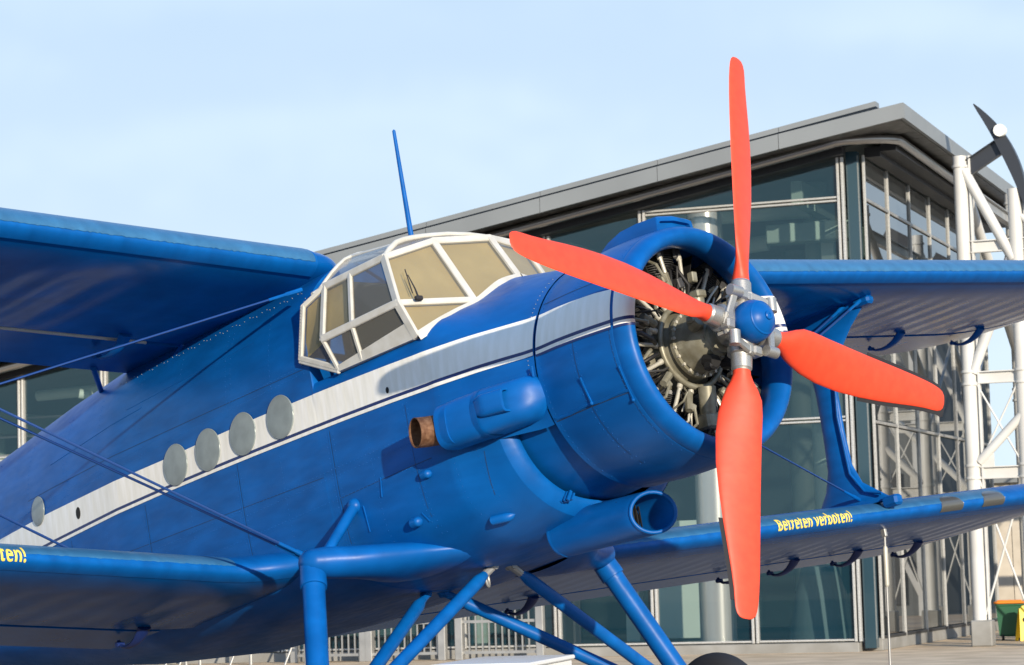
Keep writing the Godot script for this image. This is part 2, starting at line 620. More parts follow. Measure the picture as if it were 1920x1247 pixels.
func fuselage():
	lay_stations()
	var f := part("fuselage", plane)
	var blue: Material = M.blue
	# forward of the cockpit, the deck behind the engine: upper part of the section only, the cooling gap lies below
	put(loft(steps(-1.04, -1.42, 0.06), 0, 39), "engine_fairing", blue, f, 40, Vector3(0, 1, 0))
	var body_x := steps(-1.42, -1.8, 0.054) + [-1.84, -1.88] + steps(-1.96, -2.92, 0.08) + [-2.97, -2.985, -3.0] + steps(-3.1, -11.4, 0.1)
	var body := loft(body_x)
	put(body, "skin", blue, f, 32)
	# firewall: a flared ring round the gap, and the drum inside it
	var fw := MB.new()
	var s0 := section(-1.42)
	var rows := []
	for q in [[0.87, -1.365], [0.90, -1.362], [0.945, -1.378], [0.985, -1.41], [1.0, -1.425]]:
		var row := PackedVector3Array()
		for k in s0.size():
			row.append(Vector3(q[1], s0[k].y * q[0], s0[k].x * q[0]))
		for k in range(s0.size() - 2, 0, -1):
			row.append(Vector3(q[1], s0[k].y * q[0], -s0[k].x * q[0]))
		rows.append(row)
	fw.grid(rows, true)
	put(fw, "firewall_ring", blue, f, 50, Vector3(1, 0, 0))
	var drum := MB.new()
	drum.lathe([Vector2(-0.95, 0.675), Vector2(-1.42, 0.715)], Vector3.ZERO, Vector3.RIGHT, 64)
	put(drum, "gap_drum", M.blue, f, 60)
	# stripes
	for s in [1.0, -1.0]:
		var low := func(x): return at_x(BAND_LOW, x)
		var top := func(x): return at_x(BAND_TOP, x)
		var xs := steps(-1.045, -1.40, 0.04) + body_x.filter(func(x): return x > -10.6)
		put(band(xs, low, top, 0.004, s, 9), "white_stripe", M.white, f, 40, Vector3(0, 0, s))
		put(band(xs, func(x): return at_x(BAND_LOW, x) - 0.021, low, 0.0044, s, 2), "navy_stripe", M.navy, f, 40, Vector3(0, 0, s))
		put(band(xs, func(x): return at_x(BAND_LOW, x) - 0.043, func(x): return at_x(BAND_LOW, x) - 0.021, 0.004, s, 2), "white_pinstripe", M.white, f, 40, Vector3(0, 0, s))
	# portholes with their grey covers
	for s in [1.0, -1.0]:
		for w in [[-4.598, .338, .142], [-4.195, .340, .142], [-3.778, .341, .142], [-3.348, .342, .142], [-6.62, .50, .105]]:
			var d := put(disc(w[0], w[1], w[2], 0.004, s, 0.008, 0.004), "porthole", M.porthole_cover, f, 30, Vector3(0, 0, s))
			var rim := MB.new()
			var pts := []
			for k in 41:
				var a := TAU * k / 40
				pts.append(skin(w[0] + cos(a) * w[2] * 1.0, w[1] + sin(a) * w[2] * 1.0, 0.008, s))
			rim.tube(pts, [0.006], 6, false)
			put(rim, "rim", M.porthole_cover, d, 60)
	# small holes in the white stripe
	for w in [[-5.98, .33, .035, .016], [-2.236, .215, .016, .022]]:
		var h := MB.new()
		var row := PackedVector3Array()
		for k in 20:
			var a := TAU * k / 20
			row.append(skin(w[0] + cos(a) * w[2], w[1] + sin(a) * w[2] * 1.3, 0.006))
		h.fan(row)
		put(h, "drain_hole", M.recess_black, f, 0, Vector3(0, 0, 1))
	# lap joints of the skin: narrow raised strips
	for x in [-2.875, -3.9, -5.05, -6.15]:
		var y := -0.72
		var mb := MB.new()
		var rr := []
		while y < (0.13 if x > -3.0 else 0.17):
			var a := skin(x, y, 0.0012)
			var b := skin(x - 0.014, y, 0.0025)
			var c := skin(x - 0.016, y, 0.0)
			rr.append(PackedVector3Array([a, b, c]))
			y += 0.06
		mb.grid(rr)
		put(mb, "lap_joint", blue, f, 20, Vector3(0, 0, 1))
		seam([x + 0.004, -0.74], [x + 0.004, 0.12 if x > -3.0 else 0.16], 0.0045, f)
	seam([-1.55, -0.36], [-1.62, -0.62], 0.004, f)
	seam([-2.10, -0.70], [-2.10, 0.08], 0.0035, f)
	seam([-2.86, -0.33], [-1.95, -0.30], 0.0035, f)
	seam([-5.9, -0.10], [-3.0, -0.16], 0.0035, f)
	seam([-6.8, 0.62], [-3.05, 0.585], 0.0035, f)
	for q in [[-6.4, .80, -5.0, .86], [-5.2, .90, -3.6, .93]]:
		var mb := MB.new()
		var rr := []
		for i in 20:
			var x := lerpf(q[0], q[2], i / 19.0)
			var y := lerpf(q[1], q[3], i / 19.0)
			rr.append(PackedVector3Array([skin(x, y + 0.012, 0.0), skin(x, y + 0.010, 0.003), skin(x, y, 0.003), skin(x, y - 0.002, 0.0)]))
		mb.grid(rr)
		put(mb, "lap_joint", blue, f, 20, Vector3(0, 0, 1))
	# rivet heads along the top edge of the cabin side and round the cockpit
	var spots := []
	for i in 46:
		var x := -3.15 - i * 0.05
		spots.append(skin(x, 1.145 + 0.012 * sin(i * 1.7), 0.001))
	for i in 22:
		spots.append(skin(-3.06, 0.62 + i * 0.022, 0.001))
	for i in 30:
		spots.append(skin(-1.09, -0.2 + i * 0.028, 0.001))
	rivets(spots, f, M.steel)
	# flush rivet rows along frames and stringers, in the colour of the skin
	var rows_r := []
	for x in [-1.6, -1.78, -2.08, -2.12, -2.5, -2.84, -2.91, -3.42, -3.87, -3.93, -4.5, -5.02, -5.08, -5.6, -6.12, -6.18, -6.8, -7.5]:
		var y := -0.74
		while y < 0.11:
			if side_z(x, y) > 0.3:
				rows_r.append(skin(x, y, 0.0005))
			y += 0.036
		if x < -3.05:
			y = 0.50
			while y < 1.1:
				if side_z(x, y) > 0.3:
					rows_r.append(skin(x, y, 0.0005))
				y += 0.036
	for y in [-0.135, -0.185, -0.33, 0.56, 0.61]:
		var x := -3.05 if y > 0 else -1.95
		while x > -7.4:
			rows_r.append(skin(x, y - (x + 3.0) * -0.02, 0.0005))
			x -= 0.04
	rivets(rows_r, f, blue)
	# tail: fin, tailplane
	var fin := MB.new()
	fin.prism(PackedVector2Array([Vector2(-8.9, 1.05), Vector2(-9.6, 2.0), Vector2(-10.1, 2.75), Vector2(-10.6, 2.95), Vector2(-11.6, 2.8), Vector2(-11.9, 1.6), Vector2(-11.7, 0.3), Vector2(-10.8, 0.35)]), Vector3(0, 0, -0.06), Basis(), 0.12)
	put(fin, "fin", blue, plane, 20)
	for s in [1.0, -1.0]:
		var st := MB.new()
		st.prism(PackedVector2Array([Vector2(-9.9, 0.05), Vector2(-10.1, 2.9), Vector2(-10.4, 3.4), Vector2(-11.3, 3.5), Vector2(-11.5, 0.05)]), Vector3(0, 0.78, 0), Basis(Vector3.RIGHT, Vector3(0, 0, s), Vector3(0, 1, 0)), 0.1)
		put(st, "tailplane", blue, plane, 20)
	var tw := MB.new()
	tw.tube([Vector3(-10.7, 0.12, 0), Vector3(-10.85, -0.42, 0)], [0.05], 10)
	var tl := put(tw, "tail_wheel_leg", blue, plane)
	var tr := MB.new()
	tr.lathe([Vector2(-0.09, 0.05), Vector2(-0.085, 0.16), Vector2(-0.05, 0.21), Vector2(0, 0.22), Vector2(0.05, 0.21), Vector2(0.085, 0.16), Vector2(0.09, 0.05)], Vector3(-10.85, -0.40, 0), Vector3(0, 0, 1), 28)
	put(tr, "tyre", M.black_rubber, tl, 50)

func seam(a: Array, b: Array, w: float, parent: Node):
	# a joint in the skin filled with dirt
	var mb := MB.new()
	var rr := []
	var d := Vector2(b[0] - a[0], b[1] - a[1])
	var n := Vector2(-d.y, d.x).normalized() * w * 0.5
	var k := maxi(3, int(d.length() / 0.06))
	for i in k + 1:
		var p := Vector2(a[0], a[1]) + d * (float(i) / k)
		rr.append(PackedVector3Array([skin(p.x - n.x, p.y - n.y, 0.0015), skin(p.x + n.x, p.y + n.y, 0.0015)]))
	mb.grid(rr)
	put(mb, "skin_joint", M.seam_dirt, parent, 30, Vector3(0, 0, 1))

func rivets(spots: Array, parent: Node, m: Material):
	var b := MB.new()
	var rows := []
	for q in [[1.0, 0.0], [0.8, 0.6], [0.35, 0.95]]:
		var row := PackedVector3Array()
		for k in 6:
			row.append(Vector3(cos(TAU * k / 6) * q[0], sin(TAU * k / 6) * q[0], q[1]) * 0.0032)
		rows.append(row)
	b.grid(rows, true)
	b.fan(rows[2])
	var mm := MultiMesh.new()
	mm.transform_format = MultiMesh.TRANSFORM_3D
	mm.mesh = shape(b, 60, Vector3(0, 0, 1))
	mm.instance_count = spots.size()
	for i in spots.size():
		mm.set_instance_transform(i, Transform3D(Basis(), spots[i]))
	var o := MultiMeshInstance3D.new()
	o.name = "rivets"
	o.multimesh = mm
	o.material_override = m
	o.set_meta("kind", "stuff")
	parent.add_child(o, true)

# ---------------------------------------------------------------- cockpit glazing
const HOOP_FRONT := [[0.0, 1.292], [0.2, 1.283], [0.37, 1.262], [0.47, 1.246], [0.58, 1.224], [0.66, 1.195], [0.72, 1.15], [0.772, 1.095], [0.82, 1.05]]
const HOOP_REAR := [[0.0, 1.425], [0.2, 1.412], [0.36, 1.38], [0.49, 1.325], [0.6, 1.235], [0.68, 1.16], [0.74, 1.10], [0.82, 1.06]]

func arch(tab: Array, z: float) -> float:
	return at_x(tab, z)

func canopy():
	var c := part("canopy", plane, "white framed cockpit glazing with tan curtains")
	var W_: Material = M.frame_white
	for s in [1.0, -1.0]:
		var f := func(x: float, y: float, z: float) -> Vector3: return Vector3(x, y, z * s)
		var T0: Vector3 = f.call(-2.01, 1.21, 0.0)
		var T1: Vector3 = f.call(-2.12, 1.20, 0.4)
		var T2: Vector3 = f.call(-2.167, 1.08, 0.8)
		var B0: Vector3 = f.call(-1.80, 0.873, 0.0)
		var Bq: Vector3 = f.call(-1.79, 0.815, 0.2)
		var B1: Vector3 = f.call(-1.82, 0.69, 0.4)
		var Bm: Vector3 = f.call(-1.81, 0.607, 0.6)
		var Bn: Vector3 = f.call(-1.83, 0.545, 0.74)
		var B2: Vector3 = f.call(-1.90, 0.472, 0.872)
		var L2: Vector3 = f.call(-1.995, 0.717, 0.9)
		var L1: Vector3 = B1.lerp(T1, 0.04)
		var L3: Vector3 = f.call(-2.72, 0.693, 0.952)
		var R2: Vector3 = f.call(-2.78, 1.073, 0.82)
		var Sb: Vector3 = f.call(-2.66, 0.472, 0.905)
		var Q1: Vector3 = f.call(-2.95, 0.985, 0.885)
		var Q0: Vector3 = f.call(-3.035, 0.647, 0.902)
		# posts and rails
		var mid_u := R2.lerp(T2, 0.435)
		var mid_l := L3.lerp(L2, 0.40)
		var mid_s := Sb.lerp(B2, 0.31)
		var hint := Vector3(0, 0, s)
		var bars := [[T2, R2, .05], [T2, L2, .06], [L2, B2, .06], [L2, L3, .052], [R2, L3, .045], [L3, Sb, .03], [mid_u, mid_l, .038], [mid_l, mid_s, .03],
			[T1, B1, .05], [L2, L1, .045], [T2, T1, .045], [T1, T0, .05], [R2, Q1, .035], [Q1, Q0, .04], [Q0, Sb, .055]]
		for b in bars:
			var mb := MB.new()
			var h: Vector3 = hint if (b[0] as Vector3).z * s > 0.79 and (b[1] as Vector3).z * s > 0.79 else Vector3(0.9, 0.35, 0.3 * s)
			var d: Vector3 = (b[1] - b[0]).normalized()
			var ax := d.cross(h).normalized()
			var up := ax.cross(d).normalized()
			mb.box((b[0] + b[1]) * 0.5, Vector3(b[2], (b[0] as Vector3).distance_to(b[1]) + 0.02, 0.026), Basis(ax, d, up), 0.006)
			put(mb, "frame_bar", W_, c, 20)
		if s > 0:
			var mb := MB.new()
			mb.box((T0 + B0) * 0.5, Vector3(0.05, T0.distance_to(B0), 0.026), Basis(Vector3(0, 0, 1), (T0 - B0).normalized(), Vector3(0, 0, 1).cross((T0 - B0).normalized())), 0.006)
			put(mb, "frame_bar", W_, c, 20)
		# curved base of the windscreen
		var base := MB.new()
		var rr := []
		var curve := [B0, Bq, B1, Bm, Bn, B2]
		for i in 31:
			var t := i / 30.0 * 5.0
			var k := mini(int(t), 4)
			var p: Vector3 = (curve[k] as Vector3).cubic_interpolate(curve[k + 1], curve[maxi(k - 1, 0)], curve[mini(k + 2, 5)], t - k)
			rr.append(PackedVector3Array([p + Vector3(-0.022, 0.02, 0), p + Vector3(0.010, 0.024, 0.008 * s), p + Vector3(0.034, -0.012, 0.008 * s), p + Vector3(0.04, -0.035, 0.0)]))
		base.grid(rr)
		put(base, "windscreen_base", W_, c, 50, Vector3(1, 0.6, 0.3 * s))
		# white sill panel below the side panes
		var sp := MB.new()
		var lo_a := Sb + Vector3(0.0, -0.014, 0)
		var lo_b := B2 + Vector3(0.0, -0.014, 0)
		var hi_a := Sb.lerp(L3, 0.10)
		var hi_b := B2.lerp(L2, 0.42)
		var o := Vector3(0, 0, 0.010 * s)
		sp.quad(lo_a + o, lo_b + o, hi_b + o, hi_a + o)
		sp.quad(lo_a + o, lo_b + o, lo_b - o * 3 , lo_a - o * 3)
		sp.quad(hi_a + o, hi_b + o, hi_b - o, hi_a - o)
		put(sp, "sill_panel", W_, c, 20, Vector3(0, 0.2, s))
		# panes; the ones with a curtain get a sheet of cloth close behind
		var panes := [
			[[T2, T1, L1, L2], true], [[T1, T0, B0, Bq, B1], true], [[L2, L1, Bm, Bn, B2], true],
			[[R2, mid_u, mid_l, L3], true], [[mid_u, T2, L2, mid_l], false], [[L3, mid_l, mid_s, Sb], false], [[mid_l, L2, B2.lerp(L2, 0.42), mid_s], false],
			[[R2, L3, Q0, Q1], true], [[L3, Sb, Q0], false]]
		for p in panes:
			var mb := MB.new()
			var pts := PackedVector3Array(p[0])
			mb.fan(pts)
			var pn := put(mb, "pane", M.canopy_glass, c, 60, Vector3(0.5, 0.2, s))
			if p[1]:
				var mid := Vector3.ZERO
				for q in pts:
					mid += q
				mid /= pts.size()
				var n := (pts[1] - pts[0]).cross(pts[2] - pts[0]).normalized()
				if n.dot(mid - Vector3(-2.6, 0.7, 0)) > 0:
					n = -n
				var cm := MB.new()
				var back := PackedVector3Array()
				for q in pts:
					back.append(mid + (q - mid) * 0.985 + n * 0.03)
				cm.fan(back)
				put(cm, "curtain", M.curtain, pn, 60, Vector3(0.5, 0.2, s))
		# arched roof panes between the two hoops
		var hoop := []
		var rear := []
		for i in 13:
			var t := i / 12.0
			var zf := 0.79 * (1.0 - t)
			hoop.append(f.call(-2.19 - 0.01 * t, arch(HOOP_FRONT, zf), zf))
			rear.append(f.call(-2.93 - 0.055 * t, arch(HOOP_REAR, zf * 1.02), zf * 1.02))
		for cut in [[0, 6], [6, 12]]:
			var mb := MB.new()
			mb.grid([PackedVector3Array(hoop.slice(cut[0], cut[1] + 1)), PackedVector3Array(rear.slice(cut[0], cut[1] + 1))])
			put(mb, "roof_pane", M.roof_glass, c, 60, Vector3(0, 1, 0))
		var hb := MB.new()
		hb.tube(hoop, [0.020], 8, true)
		put(hb, "hoop", W_, c, 60)
		var hr := MB.new()
		hr.tube(rear, [0.016], 8, true)
		put(hr, "hoop", W_, c, 60)
		var rb := MB.new()
		rb.tube([hoop[6], rear[6]], [0.014], 8)
		put(rb, "roof_rail", W_, c, 60)
		# small lens-shaped pane between the header and the front hoop
		var lens := MB.new()
		var head := []
		for i in 13:
			var t := i / 12.0
			head.append(T2.lerp(T1, t * 2.0) if t < 0.5 else T1.lerp(T0, t * 2.0 - 1.0))
		lens.grid([PackedVector3Array(hoop), PackedVector3Array(head)])
		put(lens, "roof_pane", M.roof_glass, c, 60, Vector3(1, 1, 0))
		# rivets on the lower rear frame
		if s > 0:
			var sp2 := []
			for i in 26:
				sp2.append(Q0.lerp(Sb, i / 25.0) + Vector3(0.0, 0.0, 0.016))
			for i in 18:
				sp2.append(Q1.lerp(Q0, i / 17.0) + Vector3(0.0, 0.0, 0.015))
			rivets(sp2, c, M.steel)
			# wiper
			var wp := MB.new()
			var wb := L2.lerp(L1, 0.27) + Vector3(0.035, 0.015, 0.02)
			var wt := wb + (T2 - L2).lerp(T1 - L1, 0.4) * 0.45
			wp.tube([wb, wb.lerp(wt, 0.4) + Vector3(0.012, 0, 0.006), wt], [0.007, 0.005, 0.003], 6)
			wp.bar(wb.lerp(wt, 0.25) + Vector3(-0.02, 0.0, 0.012), wt + Vector3(-0.012, 0.04, 0.006), 0.005, 0.006)
			wp.box(wb, Vector3(0.035, 0.03, 0.055), Basis(), 0.007)
			put(wp, "wiper", M.sheath, c, 30)
	# cabin behind the glass
	for s in [1.0, -1.0]:
		var seat := MB.new()
		seat.box(Vector3(-2.6, 0.62, 0.4 * s), Vector3(0.45, 0.1, 0.45), Basis(), 0.03)
		seat.box(Vector3(-2.82, 0.88, 0.4 * s), Vector3(0.09, 0.5, 0.45), Basis(), 0.03)
		put(seat, "seat", M.cabin_dark, c, 20)
	# aerial mast on the roof
	var an := MB.new()
	an.tube([Vector3(-2.78, 1.36, 0), Vector3(-2.78, 1.48, 0), Vector3(-2.78, 2.235, 0), Vector3(-2.78, 2.245, 0)], [0.022, 0.019, 0.012, 0.004], 12)
	put(an, "aerial_mast", M.blue, plane, 40)

# ---------------------------------------------------------------- cowling
const LIP_X := -0.335
const LIP_A := 0.10
const LIP_R := 0.662
const LIP_B := 0.061

func cowl_r(x: float) -> float:
	if x > LIP_X:
		return LIP_R + LIP_B * sqrt(maxf(0.0, 1.0 - pow((x - LIP_X) / LIP_A, 2)))
	var t := clampf((LIP_X - x) / 0.70, 0, 1)
	return 0.724 + 0.018 * sin(PI * minf(1.0, t * 1.1)) - 0.004 * t

func cowling():
	var c := part("engine_cowling", plane)
	# front lip
	var prof := []
	for i in 29:
		var a := lerpf(-0.12, PI + 0.25, i / 28.0)
		prof.append(Vector2(LIP_X + LIP_A * sin(a), LIP_R + LIP_B * cos(a)))
	prof.append(Vector2(-0.40, 0.615))
	prof.append(Vector2(-0.46, 0.64))
	var lip := MB.new()
	lip.lathe(prof, Vector3.ZERO, Vector3.RIGHT, 96)
	put(lip, "front_lip", M.blue, c, 60, Vector3(0, 0, 0) if false else null)
	# body, with a narrow gap behind the lip
	var out := []
	for i in 15:
		var x := lerpf(LIP_X - 0.019, -1.03, i / 14.0)
		out.append(Vector2(x, cowl_r(x)))
	out.append(Vector2(-1.034, 0.722))
	out.append(Vector2(-0.9, 0.715))
	out.append(Vector2(-0.46, 0.712))
	out.append(Vector2(LIP_X - 0.017, 0.705))
	out.append(Vector2(LIP_X - 0.013, 0.722))
	out.append(Vector2(LIP_X - 0.019, cowl_r(LIP_X - 0.019)))
	var body := MB.new()
	body.lathe(out, Vector3.ZERO, Vector3.RIGHT, 96)
	put(body, "cowl_body", M.blue, c, 45)
	# stripes round the nose
	for s in [1.0, -1.0]:
		var low := func(x): return at_x(BAND_LOW, x)
		var top := func(x): return at_x(BAND_TOP, x)
		var low2 := func(x): return at_x(BAND_LOW, x) - 0.021
		var low3 := func(x): return at_x(BAND_LOW, x) - 0.043
		var low4 := func(x): return at_x(BAND_LOW, x) - 0.058
		var xs := steps(-1.028, LIP_X - 0.021, 0.05)
		put(band(xs, low, top, 0.003, s, 9), "white_stripe", M.white, c, 40, Vector3(0, 0, s))
		put(band(xs, low2, low, 0.0034, s, 2), "navy_stripe", M.navy, c, 40, Vector3(0, 0, s))
		put(band(xs, low3, low2, 0.003, s, 2), "white_pinstripe", M.white, c, 40, Vector3(0, 0, s))
		put(band(xs, low4, low3, 0.0034, s, 2), "navy_stripe", M.navy, c, 40, Vector3(0, 0, s))
		for q in [[low, top, "white_stripe", M.white, 7], [low2, low, "navy_stripe", M.navy, 2], [low3, low2, "white_pinstripe", M.white, 2], [low4, low3, "navy_stripe", M.navy, 2]]:
			var rows := []
			for i in 22:
				var a := lerpf(0.02, PI * 0.92, i / 21.0)
				var nx := sin(a) / LIP_A
				var nr := cos(a) / LIP_B
				var nl := sqrt(nx * nx + nr * nr)
				var x := LIP_X + LIP_A * sin(a) + nx / nl * 0.003
				var r := LIP_R + LIP_B * cos(a) + nr / nl * 0.003
				var row := PackedVector3Array()
				for k in q[4]:
					var y: float = lerpf(q[0].call(x), q[1].call(x), float(k) / (q[4] - 1))
					row.append(Vector3(x, y, s * sqrt(r * r - y * y)))
				rows.append(row)
			var mb := MB.new()
			mb.grid(rows)
			put(mb, q[2], q[3], c, 60, Vector3(1, 0, s))
	# carburettor scoop on top
	var sc := MB.new()
	var path := [[-0.372, 0.797, 0.155], [-0.385, 0.806, 0.157], [-0.55, 0.818, 0.155], [-0.70, 0.815, 0.15], [-0.83, 0.785, 0.14], [-1.0, 0.722, 0.11]]
	var rows := []
	for p in path:
		rows.append(PackedVector3Array([Vector3(p[0], 0.64, p[2] + 0.012), Vector3(p[0], p[1] - 0.03, p[2]), Vector3(p[0], p[1] - 0.006, p[2] - 0.006), Vector3(p[0], p[1], p[2] - 0.03), Vector3(p[0], p[1] + 0.012, 0), Vector3(p[0], p[1], -p[2] + 0.03), Vector3(p[0], p[1] - 0.006, -p[2] + 0.006), Vector3(p[0], p[1] - 0.03, -p[2]), Vector3(p[0], 0.64, -p[2] - 0.012)]))
	sc.grid(rows)
	# recessed front with a frame round it
	var fr := [rows[0][0], rows[0][1], rows[0][2], rows[0][3], rows[0][4], rows[0][5], rows[0][6], rows[0][7], rows[0][8]]
	var inn := PackedVector3Array()
	var deep := PackedVector3Array()
	for p in fr:
		var q := Vector3(p.x, 0.72 + (p.y - 0.72) * 0.72, p.z * 0.86)
		inn.append(q)
		deep.append(q + Vector3(-0.05, 0, 0))
	sc.grid([inn, PackedVector3Array(fr)])
	sc.grid([deep, inn])
	var sn := put(sc, "air_scoop", M.blue, c, 30, Vector3(0, 1, 0))
	var lv := MB.new()
	lv.box(Vector3(-0.412, 0.72, 0), Vector3(0.012, 0.14, 0.27))
	put(lv, "scoop_screen", M.blue, sn, 20)
	# seams with latches along the side of the cowl
	for s in [1.0, -1.0]:
		var seam := MB.new()
		var rr := []
		for i in 15:
			var x := lerpf(-0.36, -1.02, i / 14.0)
			var y := -0.305 + 0.004 * sin(i)
			rr.append(PackedVector3Array([skin(x, y + 0.008, 0.0005, s), skin(x, y + 0.006, 0.004, s), skin(x, y - 0.006, 0.004, s), skin(x, y - 0.008, 0.0005, s)]))
		seam.grid(rr)
		put(seam, "seam_strip", M.blue, c, 20, Vector3(0, 0, s))
		if s > 0:
			seam_lines(c)
		for q in [[-0.672, -0.143, -0.662, -0.30], [-0.36, -0.16, -0.365, -0.36]]:
			var la := MB.new()
			la.bar(skin(q[0], q[1], 0.006, s), skin(q[2], q[3], 0.006, s), 0.012, 0.010, Vector3(0, 0, s))
			put(la, "latch_rod", M.blue, c, 20)
			var kn := MB.new()
			kn.ball(skin(q[2], q[3], 0.008, s), 0.013, 8)
			put(kn, "latch", M.blue, c, 60)
		var kb := MB.new()
		kb.tube([skin(-1.07, -0.054, -0.01, s), skin(-1.07, -0.054, 0.035, s)], [0.022, 0.016], 10)
		kb.tube([skin(-1.05, -0.03, 0.02, s), skin(-1.04, 0.03, 0.03, s)], [0.008], 8)
		put(kb, "cowl_fastener", M.blue, c, 40)
	# exhaust fairing and pipe, starboard side
	var ex := MB.new()
	var er := []
	var stn := [[-1.02, -0.125, 0.65, 0.05, 0.05], [-1.045, -0.13, 0.675, 0.10, 0.105], [-1.09, -0.142, 0.715, 0.13, 0.125], [-1.16, -0.155, 0.76, 0.14, 0.135], [-1.32, -0.17, 0.84, 0.146, 0.135], [-1.50, -0.18, 0.90, 0.146, 0.130], [-1.655, -0.188, 0.935, 0.142, 0.125]]
	for q in stn:
		var row := PackedVector3Array()
		for k in 28:
			var a := TAU * k / 28
			var e := 0.66
			var cy := signf(cos(a)) * pow(absf(cos(a)), e)
			var cz := signf(sin(a)) * pow(absf(sin(a)), e)
			row.append(Vector3(q[0], q[1] + cy * q[3], q[2] + cz * q[4]))
		er.append(row)
	var lastr: PackedVector3Array = er[-1]
	var inner := PackedVector3Array()
	var inner2 := PackedVector3Array()
	for p in lastr:
		inner.append(Vector3(-1.658, lerpf(-0.188, p.y, 0.96), lerpf(0.935, p.z, 0.96)))
		inner2.append(Vector3(-1.56, lerpf(-0.188, p.y, 0.93), lerpf(0.93, p.z, 0.93)))
	er.append(inner)
	er.append(inner2)
	ex.grid(er, true)
	ex.fan(inner2)
	var fairing := put(ex, "exhaust_fairing", M.blue, c, 50)
	var cuff := MB.new()
	var cr := []
	for q in [[-1.335, 1.02], [-1.345, 1.035], [-1.40, 1.035], [-1.41, 1.02]]:
		var row := PackedVector3Array()
		for k in 28:
			var a := TAU * k / 28
			row.append(Vector3(q[0], -0.174 + signf(cos(a)) * pow(absf(cos(a)), 0.75) * 0.146 * q[1], 0.858 + signf(sin(a)) * pow(absf(sin(a)), 0.75) * 0.134 * q[1]))
		cr.append(row)
	cuff.grid(cr, true)
	put(cuff, "clamp_band", M.blue, fairing, 40)
	# flat-sided scoop on the fairing, its slot looking forward
	var blister := MB.new()
	var br := []
	for i in 10:
		var t := i / 9.0
		var rise := 0.066 * minf(1.0, pow(t * 2.2, 0.6)) * (1.0 if i < 9 else 0.97)
		var hh := 0.072 * minf(1.0, 0.6 + t * 1.2)
		var row := PackedVector3Array()
		for k in 17:
			var a := PI * k / 16
			var cy := signf(cos(a)) * pow(absf(cos(a)), 0.45)
			row.append(Vector3(-1.38 + 0.235 * t, -0.150 + cy * hh, 0.985 - 0.085 * t - 0.012 + pow(sin(a), 0.45) * rise))
		br.append(row)
	var mouth: PackedVector3Array = br[9]
	var lipm := PackedVector3Array()
	var hollow := PackedVector3Array()
	for p in mouth:
		var q := Vector3(p.x + 0.002, -0.148 + (p.y + 0.148) * 0.84, 0.895 + (p.z - 0.895) * 0.72)
		lipm.append(q)
		hollow.append(q + Vector3(-0.05, 0, 0.012))
	br.append(lipm)
	br.append(hollow)
	blister.grid(br)
	var bnode := put(blister, "fairing_scoop", M.blue, fairing, 45, Vector3(0, 0, 1))
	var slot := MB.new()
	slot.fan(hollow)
	put(slot, "scoop_throat", M.recess_black, fairing, 0, Vector3(1, 0, 0))  # black sheet stands in for the shade inside the slot
	# elbow that turns the pipe outboard
	var way := [Vector3(-1.56, -0.18, 0.92), Vector3(-1.65, -0.182, 0.94), Vector3(-1.72, -0.184, 0.975), Vector3(-1.763, -0.185, 1.025), Vector3(-1.783, -0.186, 1.075), Vector3(-1.79, -0.186, 1.10)]
	var pp := MB.new()
	pp.tube(way, [0.094], 32, false)
	var inside := MB.new()
	inside.tube([way[1], way[2], way[3], way[4], way[5]], [0.087], 32, false)
	put(pp, "exhaust_pipe", M.copper, fairing, 60)
	put(inside, "pipe_bore", M.copper, fairing, 60)
	var rimb := MB.new()
	var md := (way[5] - way[4] as Vector3).normalized()
	rimb.lathe([Vector2(-0.01, 0.094), Vector2(0.002, 0.0945), Vector2(0.004, 0.091), Vector2(0.0, 0.087)], way[5], md, 32)
	put(rimb, "pipe_rim", M.copper, fairing, 50)
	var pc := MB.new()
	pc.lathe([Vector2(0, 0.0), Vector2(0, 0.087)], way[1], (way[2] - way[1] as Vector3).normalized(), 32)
	put(pc, "pipe_throat", M.recess_black, fairing, 0)
	# oil cooler duct under the nose
	var oc := MB.new()
	var oa := Vector3(-0.865, -0.920, 0.135)
	var prof2 := [[0.0, 0.108, 0.0], [-0.004, 0.117, 0.0], [0.012, 0.121, 0.0], [0.06, 0.125, 0.004], [0.2, 0.126, 0.012], [0.40, 0.127, 0.025], [0.60, 0.128, 0.038], [0.775, 0.128, 0.048], [0.78, 0.133, 0.048], [0.80, 0.133, 0.05], [0.805, 0.10, 0.05]]
	var orr := []
	# the mouth is cut on the slant towards the starboard side
	orr.append(oval(oa + Vector3(-0.36, 0.02, 0), 0.112, 1.0))
	for q in prof2:
		var row := oval(oa + Vector3(-q[0], q[2], 0), q[1] + 0.012, 1.0)
		var shear: float = 0.55 * clampf(1.0 - q[0] / 0.4, 0, 1)
		for k in row.size():
			row[k].x -= shear * (row[k].z - oa.z)
		orr.append(row)
	oc.grid(orr, true)
	var on := put(oc, "oil_cooler_duct", M.blue, c, 50)
	var ring_pts := []
	for k in 41:
		var a := TAU * k / 40
		ring_pts.append(oa + Vector3(0.004 - 0.55 * sin(a) * 0.124, cos(a) * 0.124, sin(a) * 0.124))
	var lipr := MB.new()
	lipr.tube(ring_pts, [0.013], 10, false)
	put(lipr, "duct_lip", M.blue, on, 60)
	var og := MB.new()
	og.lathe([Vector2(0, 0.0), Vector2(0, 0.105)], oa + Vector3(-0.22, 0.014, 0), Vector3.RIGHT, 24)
	put(og, "cooler_core", M.recess_black, on, 0)
	for k in 7:
		var sl := MB.new()
		sl.box(oa + Vector3(-0.20, 0.014, -0.09 + k * 0.03), Vector3(0.01, 0.2, 0.005))
		put(sl, "core_fin", M.dark_iron, on, 0)
	var br2 := MB.new()
	for k in 3:
		br2.box(Vector3(-1.32 - 0.03 * k, -0.70, 0.36), Vector3(0.012, 0.07, 0.02), Basis(Vector3(1, 0, 0), -0.6))
